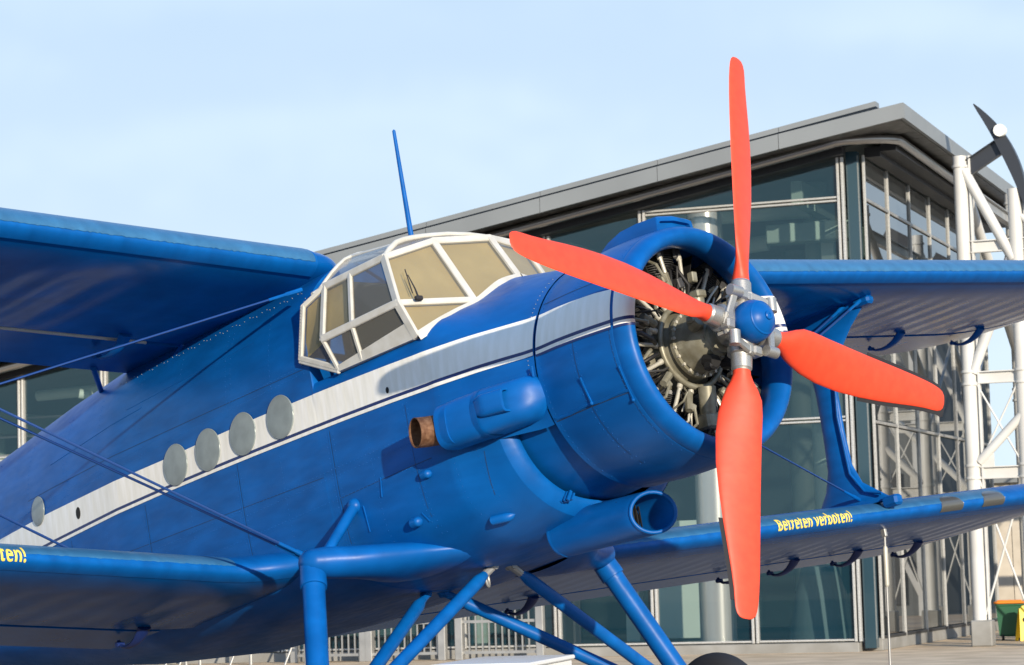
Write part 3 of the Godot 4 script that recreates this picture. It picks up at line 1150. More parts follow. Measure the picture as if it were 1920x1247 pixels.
	br2.box(Vector3(-1.35, -0.71, 0.345), Vector3(0.10, 0.05, 0.012), Basis(Vector3(1, 0, 0), -0.6))
	put(br2, "louvre_bracket", M.blue, c, 20)

func seam_lines(c: Node):
	for q in [[[-0.36, -0.316], [-1.02, -0.318], 0.005], [[-0.36, 0.40], [-1.02, 0.42], 0.004], [[-0.68, -0.66], [-0.68, 0.09], 0.0035], [[-0.375, -0.55], [-0.375, 0.07], 0.003]]:
		seam(q[0], q[1], q[2], c)
	var spots := []
	for x in [-0.375, -0.66, -0.70, -1.0]:
		var y := -0.66
		while y < 0.62:
			if y < 0.06 or y > 0.36:
				spots.append(skin(x, y, 0.0005))
			y += 0.035
	rivets(spots, c, M.blue)

func oval(at: Vector3, r: float, sq: float) -> PackedVector3Array:
	var row := PackedVector3Array()
	for k in 36:
		var a := TAU * k / 36
		row.append(at + Vector3(0, cos(a) * r * sq, sin(a) * r))
	return row

# ---------------------------------------------------------------- radial engine
func engine():
	var e := part("radial_engine", plane)
	var nose := MB.new()
	nose.lathe([Vector2(-0.10, 0.0), Vector2(-0.10, 0.075), Vector2(-0.16, 0.078), Vector2(-0.17, 0.11), Vector2(-0.185, 0.115), Vector2(-0.20, 0.14), Vector2(-0.27, 0.172), Vector2(-0.34, 0.186), Vector2(-0.37, 0.19), Vector2(-0.375, 0.208), Vector2(-0.40, 0.21), Vector2(-0.405, 0.19), Vector2(-0.50, 0.23), Vector2(-0.55, 0.28), Vector2(-0.78, 0.28), Vector2(-0.80, 0.0)], Vector3.ZERO, Vector3.RIGHT, 48)
	var nn := put(nose, "nose_case", M.case_metal, e, 35)
	var bolt := MB.new()
	bolt.lathe([Vector2(0, 0.0), Vector2(0, 0.011), Vector2(-0.02, 0.011)], Vector3(-0.385, 0, 0), Vector3.RIGHT, 6)
	var bolt_mesh := shape(bolt, 20)
	for k in 22:
		put_mesh(bolt_mesh, "case_bolt", M.bright_metal, nn, Transform3D(Basis(), Vector3(0.022, cos(TAU * k / 22) * 0.20, sin(TAU * k / 22) * 0.20)))
	for k in 9:
		var rib := MB.new()
		var a := TAU * (k + 0.5) / 9
		var u := Vector3(0, cos(a), sin(a))
		rib.bar(Vector3(-0.19, 0, 0) + u * 0.13, Vector3(-0.36, 0, 0) + u * 0.188, 0.012, 0.03, Vector3.RIGHT)
		put(rib, "case_rib", M.case_metal, nn, 20)
	for q in [[3.6, 0.15, 0.06, 0.05], [4.3, 0.17, 0.05, 0.07], [2.6, 0.17, 0.045, 0.05], [5.2, 0.16, 0.07, 0.045], [1.1, 0.16, 0.05, 0.06]]:
		var lump := MB.new()
		var u := Vector3(0, cos(q[0]), sin(q[0]))
		lump.tube([u * q[1] + Vector3(-0.24, 0, 0), u * (q[1] + 0.03) + Vector3(-0.155, 0, 0)], [q[2], q[2] * 0.8], 10)
		lump.box(u * (q[1] + 0.05) + Vector3(-0.20, 0, 0), Vector3(0.07, q[3], 0.05), Basis(Vector3(1, 0, 0), q[0] + 0.3), 0.01)
		put(lump, "accessory_drive", M.case_metal if q[3] > 0.05 else M.dark_iron, e, 30)
	# a governor and small fittings on the nose case
	var gv := MB.new()
	gv.tube([Vector3(-0.30, 0.17, 0.02), Vector3(-0.28, 0.27, 0.02)], [0.045, 0.04], 12)
	gv.box(Vector3(-0.275, 0.28, 0.02), Vector3(0.08, 0.05, 0.08), Basis(), 0.01)
	put(gv, "governor", M.case_metal, e, 30)
	var sump := MB.new()
	sump.tube([Vector3(-0.36, -0.27, 0.0), Vector3(-0.40, -0.47, 0.0)], [0.055, 0.05], 12)
	sump.box(Vector3(-0.40, -0.48, 0.0), Vector3(0.12, 0.10, 0.12), Basis(), 0.015)
	put(sump, "oil_sump", M.case_metal, e, 30)
	# one cylinder, then copies round the crankcase
	var cyl := MB.new()
	var prof := [Vector2(0.28, 0.085)]
	for k in 12:
		var r := 0.31 + k * 0.0125
		prof.append_array([Vector2(r, 0.076), Vector2(r + 0.002, 0.10), Vector2(r + 0.005, 0.10), Vector2(r + 0.007, 0.076)])
	for k in 12:
		var r := 0.465 + k * 0.015
		var q := 0.118 - 0.0000 * k
		prof.append_array([Vector2(r, 0.09), Vector2(r + 0.002, q), Vector2(r + 0.006, q), Vector2(r + 0.008, 0.09)])
	prof.append(Vector2(0.65, 0.07))
	prof.append(Vector2(0.655, 0.0))
	cyl.lathe(prof, Vector3.ZERO, Vector3.UP, 20)
	var cm := shape(cyl, 20)
	var rocker := MB.new()
	rocker.box(Vector3(0.05, 0.645, 0.075), Vector3(0.16, 0.05, 0.06), Basis(Vector3(0, 0, 1), 0.35), 0.012)
	rocker.box(Vector3(0.125, 0.61, 0.075), Vector3(0.03, 0.075, 0.065), Basis(), 0.012)
	var rm := shape(rocker, 25)
	var rod := MB.new()
	rod.tube([Vector3(0.15, 0.245, 0.042), Vector3(0.15, 0.29, 0.047), Vector3(0.15, 0.295, 0.047), Vector3(0.135, 0.56, 0.082), Vector3(0.13, 0.565, 0.083), Vector3(0.125, 0.60, 0.087)], [0.019, 0.019, 0.0135, 0.0135, 0.019, 0.019], 10)
	var rodm := shape(rod, 40)
	var rod2 := MB.new()
	for p in rod.v:
		rod2.v.append(Vector3(p.x, p.y, -p.z))
	var rodm2 := shape(rod2, 40)
	var plug := MB.new()
	plug.tube([Vector3(0.10, 0.50, 0.0), Vector3(0.15, 0.52, 0.0)], [0.013, 0.010], 8)
	plug.tube([Vector3(0.15, 0.52, 0.0), Vector3(0.19, 0.50, 0.01), Vector3(0.18, 0.42, 0.02), Vector3(0.17, 0.34, 0.02), Vector3(0.17, 0.325, 0.02)], [0.008], 7)
	plug.tube([Vector3(0.16, 0.44, -0.02), Vector3(0.19, 0.36, -0.015), Vector3(0.17, 0.325, -0.01)], [0.007], 7)
	var plm := shape(plug, 50)
	var baf := MB.new()
	baf.box(Vector3(-0.02, 0.50, 0.155), Vector3(0.20, 0.30, 0.006), Basis(Vector3(1, 0, 0), 0.30))
	baf.box(Vector3(-0.06, 0.42, 0.20), Vector3(0.006, 0.30, 0.12))
	var bm := shape(baf, 0)
	for k in 9:
		var t := Transform3D(Basis(Vector3(1, 0, 0), TAU * k / 9), Vector3.ZERO)
		var at := Transform3D(Basis(), Vector3(-0.60, 0, 0)) * t
		var n := put_mesh(cm, "cylinder", M.fin_metal, e, at)
		for s in [1.0, -1.0]:
			var half := Transform3D(Basis(Vector3(1, 0, 0), Vector3(0, 1, 0), Vector3(0, 0, s)), Vector3.ZERO)
			if s < 0:
				half = Transform3D(Basis(), Vector3(0, 0, -0.15))
			put_mesh(rm, "rocker_box", M.dark_iron if k % 2 else M.fin_metal, n, half)
			put_mesh(rodm if s > 0 else rodm2, "pushrod_tube", M.bright_metal, n)
		put_mesh(plm, "plug_lead", M.bright_metal if k % 3 else M.dark_iron, n)
		put_mesh(bm, "baffle", M.dark_iron, n)
	# ignition harness ring
	var ir := MB.new()
	var pts := []
	for k in 49:
		pts.append(Vector3(-0.43, cos(TAU * k / 48) * 0.255, sin(TAU * k / 48) * 0.255))
	ir.tube(pts, [0.019], 10, false)
	put(ir, "ignition_ring", M.case_metal, e, 60)
	for q in [[2.2, 0.40], [3.7, 0.40], [4.05, 0.39], [1.2, 0.42], [5.3, 0.40], [0.35, 0.44], [2.75, 0.42]]:
		var fit := MB.new()
		var u := Vector3(0, cos(q[0]), sin(q[0]))
		var s := Vector3(0, -sin(q[0]), cos(q[0]))
		fit.tube([u * 0.33 + Vector3(-0.40, 0, 0), u * (q[1] + 0.03) + Vector3(-0.38, 0, 0)], [0.026, 0.022], 8)
		fit.box(u * q[1] + s * 0.03 + Vector3(-0.39, 0, 0), Vector3(0.05, 0.05, 0.04), Basis(Vector3(1, 0, 0), q[0]), 0.008)
		fit.tube([u * q[1] + s * 0.03 + Vector3(-0.37, 0, 0), u * (q[1] + 0.1) + s * 0.06 + Vector3(-0.36, 0, 0), u * (q[1] + 0.16) + s * 0.05 + Vector3(-0.45, 0, 0)], [0.01], 8)
		put(fit, "pipe_fitting", M.case_metal, e, 30)
	# hoses, leads and brackets between the cylinders
	for k in 26:
		var a := rng.randf() * TAU
		var u := Vector3(0, cos(a), sin(a))
		var t := Vector3(0, -sin(a), cos(a))
		var r0 := rng.randf_range(0.26, 0.34)
		var r1 := rng.randf_range(0.44, 0.62)
		var x := rng.randf_range(-0.47, -0.38)
		var sw := rng.randf_range(-0.12, 0.12)
		var hz := MB.new()
		hz.tube([u * r0 + Vector3(x, 0, 0), u * lerpf(r0, r1, 0.35) + t * sw * 0.2 + Vector3(x + 0.04, 0, 0), u * lerpf(r0, r1, 0.75) + t * sw * 0.8 + Vector3(x + 0.02, 0, 0), u * r1 + t * sw + Vector3(x - 0.06, 0, 0)], [rng.randf_range(0.006, 0.014)], 8)
		put(hz, "hose", [M.dark_iron, M.dark_iron, M.case_metal, M.fin_metal][k % 4], e, 60)
	for k in 16:
		var a := rng.randf() * TAU
		var u := Vector3(0, cos(a), sin(a))
		var bx := MB.new()
		var at := u * rng.randf_range(0.33, 0.58) + Vector3(rng.randf_range(-0.46, -0.40), 0, 0)
		bx.box(at, Vector3(0.05, rng.randf_range(0.03, 0.08), rng.randf_range(0.03, 0.06)), Basis(Vector3(1, 0, 0), a + rng.randf_range(-0.4, 0.4)), 0.006)
		put(bx, "engine_bracket", [M.dark_iron, M.case_metal, M.fin_metal][k % 3], e, 20)
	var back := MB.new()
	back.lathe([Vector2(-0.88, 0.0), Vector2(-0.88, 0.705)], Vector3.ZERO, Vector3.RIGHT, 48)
	put(back, "baffle_plate", M.recess_black, e, 0)

# ---------------------------------------------------------------- propeller
const BLADE := [[.15, .105, .105, 0.0], [.29, .105, .105, 0.0], [.315, .108, .10, 0.0], [.36, .142, .088, 0.15], [.41, .195, .075, .5], [.47, .238, .066, .8], [.56, .267, .058, 1.0], [.70, .282, .050, 1.0], [.88, .282, .042, 1.0], [1.06, .266, .035, 1.0], [1.22, .246, .030, 1.0], [1.38, .22, .025, 1.0], [1.52, .194, .021, 1.0], [1.63, .174, .018, 1.0], [1.70, .162, .016, 1.0], [1.745, .149, .014, 1.0], [1.775, .126, .011, 1.0], [1.793, .090, .008, 1.0], [1.80, .045, .004, 1.0]]

const BLADE_NOSE := [[.5, .125], [.7, .118], [1.0, .112], [1.4, .110], [1.55, .107], [1.63, .103], [1.70, .096], [1.745, .088], [1.775, .076], [1.793, .056], [1.80, .032]]

func blade_row(q: Array, grow := 0.0, back := 0.0, slide := 0.0) -> PackedVector3Array:
	var r: float = q[0]
	var c: float = q[1] + grow
	var t: float = q[2]
	var flat: float = q[3]
	var beta := deg_to_rad(lerpf(10.0, 40.0, pow(clampf((1.85 - r) / 1.6, 0, 1), 1.7)))
	var row := PackedVector3Array()
	for k in 24:
		var a := TAU * k / 24
		var u := cos(a) * 0.5
		var w := sin(a)
		# rounded shank turning into a section with a flat rear face
		var thick := w * 0.5 * t
		if flat > 0.0:
			var sec_t := (w * t * 0.75 if w > 0 else w * t * 0.22) * (1.0 if flat >= 1.0 else 1.0)
			thick = lerpf(thick, sec_t, flat)
		# the leading edge runs nearly straight, the trailing edge tapers to the tip
		var nose := at_x(BLADE_NOSE, r)
		var off: float = (nose - q[1] * 0.5 if r > 0.5 else 0.0) * flat
		var lead: float = u * c + off + slide
		var n := thick - back
		# leading edge towards +z and forward at the top blade
		row.append(Vector3(lead * sin(beta) + n * cos(beta), r, lead * cos(beta) - n * sin(beta)))
	return row

func propeller():
	var p := part("propeller", plane, "orange four-bladed propeller with silver hub and blue dome")
	var bl := MB.new()
	var rows := []
	for q in BLADE:
		rows.append(blade_row(q))
	bl.grid(rows, true)
	bl.fan(rows[-1])
	var bm := shape(bl, 60)
	var sh := MB.new()
	rows = []
	for i in range(9, BLADE.size()):
		rows.append(blade_row([BLADE[i][0] + (0.016 if i > 15 else 0.0), BLADE[i][1], 0.008, 1.0], 0.046, 0.007))
	sh.grid(rows, true)
	sh.fan(rows[-1])
	sh.fan(rows[0])
	var sm := shape(sh, 60)
	# on the lowest blade the rubber edge shows on the trailing side only
	sh = MB.new()
	rows = []
	for i in range(10, 15):
		rows.append(blade_row([BLADE[i][0], BLADE[i][1], 0.008, 1.0], 0.002, 0.007, -0.024))
	sh.grid(rows, true)
	sh.fan(rows[-1])
	sh.fan(rows[0])
	var sm2 := shape(sh, 60)
	var sock := MB.new()
	sock.lathe([Vector2(0.02, 0.075), Vector2(0.10, 0.078), Vector2(0.14, 0.074), Vector2(0.145, 0.085), Vector2(0.185, 0.085), Vector2(0.19, 0.066), Vector2(0.20, 0.064), Vector2(0.275, 0.062), Vector2(0.28, 0.058), Vector2(0.29, 0.054)], Vector3.ZERO, Vector3.UP, 32)
	var som := shape(sock, 35)
	var cw := MB.new()
	cw.bar(Vector3(0.045, 0.17, 0.06), Vector3(0.075, 0.175, -0.02), 0.06, 0.03, Vector3.UP, 0.008)
	cw.bar(Vector3(0.07, 0.175, 0.0), Vector3(0.10, 0.15, -0.145), 0.05, 0.026, Vector3.UP, 0.008)
	cw.tube([Vector3(0.098, 0.19, -0.15), Vector3(0.10, 0.105, -0.155)], [0.035, 0.035], 18)
	cw.box(Vector3(0.055, 0.165, 0.055), Vector3(0.075, 0.065, 0.07), Basis(), 0.012)
	var cwm := shape(cw, 30)
	var nut := MB.new()
	nut.tube([Vector3(-0.02, 0.165, 0.095), Vector3(0.06, 0.165, 0.095)], [0.014, 0.014], 6)
	nut.tube([Vector3(0.045, 0.165, 0.095), Vector3(0.065, 0.165, 0.095)], [0.022, 0.022], 6)
	var num := shape(nut, 25)
	for k in 4:
		# from the top blade round towards port
		var t := Transform3D(Basis(Vector3(1, 0, 0), -(0.2495 + PI / 2 * k)), Vector3.ZERO)
		var b := put_mesh(bm, "blade", M.orange, p, t)
		if k == 1 or k == 2:
			put_mesh(sm if k == 1 else sm2, "edge_sheath", M.sheath, b)
		put_mesh(som, "blade_socket", M.hub_metal, p, t)
		put_mesh(cwm, "counterweight", M.hub_metal, p, t)
		put_mesh(num, "clamp_bolt", M.bright_metal, p, t)
	var hub := MB.new()
	hub.lathe([Vector2(-0.14, 0.06), Vector2(-0.135, 0.085), Vector2(-0.06, 0.118), Vector2(0.0, 0.126), Vector2(0.04, 0.12), Vector2(0.06, 0.105), Vector2(0.065, 0.118), Vector2(0.075, 0.12), Vector2(0.08, 0.10), Vector2(0.08, 0.0)], Vector3.ZERO, Vector3.RIGHT, 40)
	put(hub, "hub", M.hub_metal, p, 35)
	var dome := MB.new()
	var dp := []
	for i in 18:
		var a := lerpf(PI * 0.62, 0.0, i / 17.0)
		dp.append(Vector2(0.10 + 0.128 * cos(a), 0.128 * sin(a)))
	dome.lathe(dp, Vector3.ZERO, Vector3.RIGHT, 48)
	var dn := put(dome, "spinner_dome", M.blue, p, 60)
	var seam := MB.new()
	seam.lathe([Vector2(0.178, 0.1015), Vector2(0.181, 0.1035), Vector2(0.186, 0.0985), Vector2(0.187, 0.095)], Vector3.ZERO, Vector3.RIGHT, 48)
	put(seam, "dome_ring", M.blue, dn, 40)
	var cap := MB.new()
	cap.lathe([Vector2(0.222, 0.028), Vector2(0.234, 0.028), Vector2(0.238, 0.022), Vector2(0.236, 0.012), Vector2(0.232, 0.010), Vector2(0.232, 0.0)], Vector3.ZERO, Vector3.RIGHT, 24)
	put(cap, "dome_cap", M.blue, dn, 30)

# ---------------------------------------------------------------- wings
const UPPER := {"x": -3.034, "y": 1.3135, "d": 0.05496, "c": 2.4, "i": 0.0419, "tip": 9.09, "round": 1.25}
const LOWER := {"x": -3.617, "y": -0.7068, "d": 0.07474, "c": 2.0, "i": 0.0593, "tip": 8.35, "round": 1.0}

func airfoil(u: float, up: bool) -> float:
	var t := 0.14
	var yt := 5 * t * (0.2969 * sqrt(u) - 0.126 * u - 0.3516 * u * u + 0.2843 * u * u * u - 0.1036 * u * u * u * u)
	var m := 0.03
	var p := 0.4
	var yc := m / (p * p) * (2 * p * u - u * u) if u < p else m / ((1 - p) * (1 - p)) * (1 - 2 * p + 2 * p * u - u * u)
	return yc + yt if up else yc - yt

func wing_pt(w: Dictionary, z: float, u: float, up: bool, s: float, lift := 0.0) -> Vector3:
	# rounded tip: the trailing edge comes forward and the leading edge back
	var k := clampf((z - (w.tip - w.round)) / w.round, 0.0, 1.0)
	var cut := 1.0 - sqrt(maxf(0.0, 1.0 - k * k))
	var le: float = 0.22 * w.c * cut
	var te: float = w.c * (1.0 - 0.62 * cut)
	var chord: float = maxf(0.05, te - le)
	var root := 0.0
	if w.y > 0 and z < 0.62:
		root = 0.32 * pow((0.62 - z) / 0.4, 2.2)
		le += root
		chord -= root
	if w.y < 0 and z < 1.25:
		# the root is drawn forward into the fairing of the landing gear
		var fwd := 0.55 * pow((1.25 - z) / 0.65, 2.0)
		le -= fwd
		chord += fwd
	var xc: float = le + u * chord
	var th: float = minf(1.0, chord / w.c + 0.05)
	var yc: float = airfoil(u, up) * w.c * th
	# cloth drawn in between the ribs
	if u > 0.16 and lift == 0.0:
		var sag := 0.5 - 0.5 * cos(TAU * z / 0.29)
		yc += (-1.0 if up else 1.0) * 0.0065 * sag * smoothstep(0.16, 0.3, u) * smoothstep(0.69, 0.6, u)
	if lift > 0.0:
		# along the normal of the rounded nose
		var sl := 0.1039 / maxf(0.004, sqrt(u))
		xc -= lift * sl / sqrt(1.0 + sl * sl)
		yc += (lift if up else -lift) / sqrt(1.0 + sl * sl)
	var c := cos(w.i)
	var q := sin(w.i)
	return Vector3(w.x - c * xc - q * yc, w.y + w.d * z - q * xc + c * yc, s * z)

func wing_shell(w: Dictionary, s: float, z0: float, z1: float, u0: float, u1: float, dz: float) -> MB:
	var mb := MB.new()
	var us := []
	if u0 == 0.0:
		us = [0.0, 0.003, 0.008, 0.016, 0.028, 0.045, 0.07, 0.10, 0.14, 0.19, 0.25, 0.32, 0.40, 0.48, 0.56, 0.62, u1]
	else:
		for k in 8:
			us.append(lerpf(u0, u1, k / 7.0))
	var rows := []
	for z in steps(z0, z1, dz):
		var row := PackedVector3Array()
		for k in range(us.size() - 1, -1, -1):
			row.append(wing_pt(w, z, us[k], true, s))
		for k in range(1 if u0 == 0.0 else 0, us.size()):
			row.append(wing_pt(w, z, us[k], false, s))
		rows.append(row)
	mb.grid(rows, true)
	mb.fan(rows[0])
	mb.fan(rows[-1])
	return mb

func horn(w: Dictionary, s: float, z: float) -> MB:
	# curved flap bracket hanging below the slot
	var mb := MB.new()
	var pts := []
	for q in [[.63, .0], [.65, -.035], [.675, -.065], [.705, -.085], [.74, -.092], [.77, -.08], [.79, -.055], [.795, -.025]]:
		pts.append(wing_pt(w, z, q[0], false, s, 0.0001) + Vector3(0, q[1], 0))
	mb.tube(pts, [0.055, 0.05, 0.043, 0.036, 0.028, 0.022, 0.018, 0.014], 10, true, 0.5, Vector3(0, 0, 1))
	mb.tube([pts[6] + Vector3(0, 0, -0.03), pts[6] + Vector3(0, 0, 0.03)], [0.018], 8)
	return mb

func wings():
	for q in [[1.0, "starboard"], [-1.0, "port"]]:
		var s: float = q[0]
		var near := s > 0
		# upper
		var u := put(wing_shell(UPPER, s, 0.20, 5.0 if near else UPPER.tip, 0.0, 0.67, 0.048), "upper_wing", M.blue_fabric, plane, 35)
		u.set_meta("label", "%s upper wing" % q[1])
		var fl := wing_shell(UPPER, s, 0.62, 5.0 if near else UPPER.tip - 0.1, 0.70, 1.0, 0.048)
		put(fl, "flap", M.blue_fabric, u, 30)
		if near:
			var outer := put(wing_shell(UPPER, s, 5.0, UPPER.tip, 0.0, 0.67, 0.15), "outer_panel", M.blue_fabric, u, 35)
			put(wing_shell(UPPER, s, 5.0, UPPER.tip - 0.1, 0.70, 1.0, 0.15), "flap", M.blue_fabric, u, 30)
		# slat along the leading edge
		var sl := MB.new()
		var rows := []
		for z in steps(0.64, UPPER.tip - 0.6, 0.25):
			var row := PackedVector3Array()
			row.append(wing_pt(UPPER, z, 0.13, true, s, 0.001))
			for t in [0.125, 0.09, 0.06, 0.035, 0.018, 0.008, 0.002]:
				row.append(wing_pt(UPPER, z, t, true, s, 0.010))
			for t in [0.002, 0.008, 0.018, 0.030, 0.040]:
				row.append(wing_pt(UPPER, z, t, false, s, 0.010))
			row.append(wing_pt(UPPER, z, 0.042, false, s, 0.001))
			rows.append(row)
		sl.grid(rows)
		put(sl, "slat", M.blue, u, 45, Vector3(1, 0.3, 0))
		put(pale_band(UPPER, s, 0.66, 5.0 if near else 8.3, -0.012, 0.125, 0.0110), "pale_strip", M.blue_pale, u, 45, Vector3(1, 0.5, 0))
		for z in ([1.2, 3.2] if near else [1.9, 4.1, 7.25, 8.35]):
			put(horn(UPPER, s, z), "flap_bracket", M.blue, u, 50)
		# bright rubbing strip in the flap slot, and the flap's control rod
		var rub := MB.new()
		rub.tube([wing_pt(UPPER, 0.95, 0.685, false, s, 0.001), wing_pt(UPPER, 3.4, 0.685, false, s, 0.001)], [0.012], 8)
		put(rub, "slot_strip", M.bright_metal, u, 60)
		var rodc := MB.new()
		rodc.tube([Vector3(-5.36, 1.255, 0.95 * s), Vector3(-6.05, 1.20, 0.42 * s)], [0.022, 0.018], 10)
		put(rodc, "control_rod", M.blue, u, 60)
		# lower
		var l := put(wing_shell(LOWER, s, 0.58, 4.6 if near else LOWER.tip, 0.0, 0.67, 0.048), "lower_wing", M.blue_fabric, plane, 35)
		l.set_meta("label", "%s lower wing" % q[1])
		put(wing_shell(LOWER, s, 0.95, 4.6 if near else LOWER.tip - 0.1, 0.70, 1.0, 0.048), "flap", M.blue_fabric, l, 30)
		if near:
			put(wing_shell(LOWER, s, 4.6, LOWER.tip, 0.0, 0.67, 0.15), "outer_panel", M.blue_fabric, l, 35)
			put(wing_shell(LOWER, s, 4.6, LOWER.tip - 0.1, 0.70, 1.0, 0.15), "flap", M.blue_fabric, l, 30)
		for z in ([1.15, 3.2] if near else [2.5, 4.95, 5.6, 6.45, 7.3]):
			put(horn(LOWER, s, z), "flap_bracket", M.navy, l, 50)
		# metal leading edge skin
		var ls := MB.new()
		rows = []
		for z in steps(0.70, LOWER.tip - 0.7, 0.11):
			var row := PackedVector3Array()
			for t in [0.10, 0.07, 0.045, 0.028, 0.016, 0.008, 0.003]:
				row.append(wing_pt(LOWER, z, t, true, s, 0.0025))
			for t in [0.0, 0.003, 0.008, 0.016, 0.028, 0.045]:
				row.append(wing_pt(LOWER, z, t, false, s, 0.0025))
			row.append(wing_pt(LOWER, z, 0.046, false, s, 0.0003))
			rows.append(row)
		ls.grid(rows)
		put(ls, "leading_edge", M.blue, l, 45, Vector3(1, 0.3, 0))
		put(pale_band(LOWER, s, 1.22, 4.6 if near else 7.0, 0.018, 0.11, 0.004), "pale_strip", M.blue_pale, l, 45, Vector3(1, 0.5, 0))
		# warning lettering on the leading edge
		var za := 3.70 if near else 4.05
		var dirz := -1.0 if near else 1.0
		put(lettering("Betreten verboten!", LOWER, s, za, dirz, 0.90), "lettering", M.yellow, l, 0, Vector3(1, 0.2, 0))
		if not near:
			for z in [6.27, 6.85]:
				var lm := MB.new()
				var rr := []
				for i in 15:
					var t := -1.0 + 2.0 * i / 14.0
					var row := PackedVector3Array()
					var hi := 0.075 * sqrt(maxf(0.0, 1.0 - t * t))
					for k in 13:
						var g := lerpf(-0.055, hi, k / 12.0)
						row.append(wing_pt(LOWER, z + t * 0.15, g * g * 6.5, g > 0, s, 0.006))
					rr.append(row)
				lm.grid(rr)
				put(lm, "landing_light", M.landing_lens, l, 50, Vector3(1, 0.2, 0))
		# interplane strut: one broad blade flaring into the wings
		var zs := 5.45
		var st := MB.new()
		var srows := []
		var lean := [[0.0, -3.56, -4.46], [0.05, -3.68, -4.36], [0.12, -3.85, -4.26], [0.22, -3.925, -4.19], [0.4, -3.935, -4.165], [0.6, -3.92, -4.155], [0.76, -3.83, -4.18], [0.87, -3.64, -4.27], [0.95, -3.46, -4.42], [1.0, -3.38, -4.56]]
		for p in lean:
			var row := PackedVector3Array()
			var y0 := wing_pt(LOWER, zs, 0.2, true, s).y - 0.05
			var y1 := wing_pt(UPPER, zs, 0.3, false, s).y + 0.04
			var mid: float = (p[1] + p[2]) * 0.5
			var half: float = (p[1] - p[2]) * 0.5
			for k in 24:
				var a := TAU * k / 24
				row.append(Vector3(mid + cos(a) * half, lerpf(y0, y1, p[0]), s * zs + sin(a) * 0.048))
			srows.append(row)
		st.grid(srows, true)
		var sn := put(st, "interplane_strut", M.blue, plane, 50)
		var fit := MB.new()
		fit.box(Vector3(-3.56, lerpf(-0.22, 1.5, 0.0), s * (zs - 0.02)), Vector3(0.16, 0.09, 0.10), Basis(), 0.02)
		var fit2 := MB.new()
		fit2.box(Vector3(-3.44, 1.46, s * (zs - 0.02)), Vector3(0.18, 0.07, 0.09), Basis(), 0.02)
		put(fit2, "strut_fitting", M.blue, sn, 30)
		put(fit, "strut_fitting", M.blue, sn, 30)
		var pipe := MB.new()
		pipe.tube([Vector3(-3.84, 1.2, s * (zs - 0.045)), Vector3(-3.93, 0.6, s * (zs - 0.055)), Vector3(-3.92, 0.1, s * (zs - 0.055)), Vector3(-3.80, -0.08, s * (zs - 0.055)), Vector3(-3.62, -0.14, s * (zs - 0.06))], [0.012], 8)
		put(pipe, "strut_conduit", M.blue, sn, 50)
		# bracing wires: doubled landing wire, single flying wires
		for k in 2:
			wire("landing_wire", Vector3(-2.95 - 0.03 * k, -0.70, 1.14 * s), Vector3(-3.44 - 0.20 * k, 1.47, (zs - 0.05) * s), 0.009)
		wire("flying_wire", Vector3(-2.96, 1.10, 0.89 * s), Vector3(-3.88, -0.13, (zs - 0.05) * s), 0.008)
		wire("landing_wire", Vector3(-4.55, -0.70, 0.95 * s), Vector3(-4.6, 1.47, (zs - 0.05) * s), 0.010)
	# tie-down line from the port lower wing
	var top := wing_pt(LOWER, 5.62, 0.13, false, -1.0)
	var td := MB.new()
	td.box(top + Vector3(0, -0.03, 0), Vector3(0.05, 0.07, 0.03), Basis(), 0.006)
	var lug := put(td, "tie_down_lug", M.steel, plane, 20)

func pale_band(w: Dictionary, s: float, z0: float, z1: float, g0: float, g1: float, lift: float) -> MB:
	# paler blue on the top of a leading edge, ending in uneven streaks
	var n := FastNoiseLite.new()
	n.seed = 5
	n.frequency = 9.0
	n.fractal_octaves = 3
	var mb := MB.new()
	var rows := []
	for z in steps(z0, z1, 0.018):
		var row := PackedVector3Array()
		var a := g0 + n.get_noise_1d(z * 3.0 + s * 17.0) * 0.007
		var lip := a - 0.002
		row.append(wing_pt(w, z, lip * lip * (4.0 if w.y > 0 else 5.8), lip > 0, s, lift - 0.0016))
		for k in 9:
			var g := lerpf(a, g1, k / 8.0)
			row.append(wing_pt(w, z, g * g * (4.0 if w.y > 0 else 5.8), g > 0, s, lift))
		rows.append(row)
	mb.grid(rows)
	return mb

func wire(called: String, a: Vector3, b: Vector3, r: float):
	var mb := MB.new()
	mb.tube([a, b], [r], 6)
	var o := put(mb, called, M.wire, plane, 60)
	var d := (b - a).normalized()
	for e in [[a, d], [b, -d]]:
		var f := MB.new()
		f.tube([e[0] - e[1] * 0.02, e[0] + e[1] * 0.10, e[0] + e[1] * 0.11, e[0] + e[1] * 0.24], [r * 1.9, r * 1.9, r * 1.4, r * 1.3], 8)
		put(f, "turnbuckle", M.blue, o, 30)

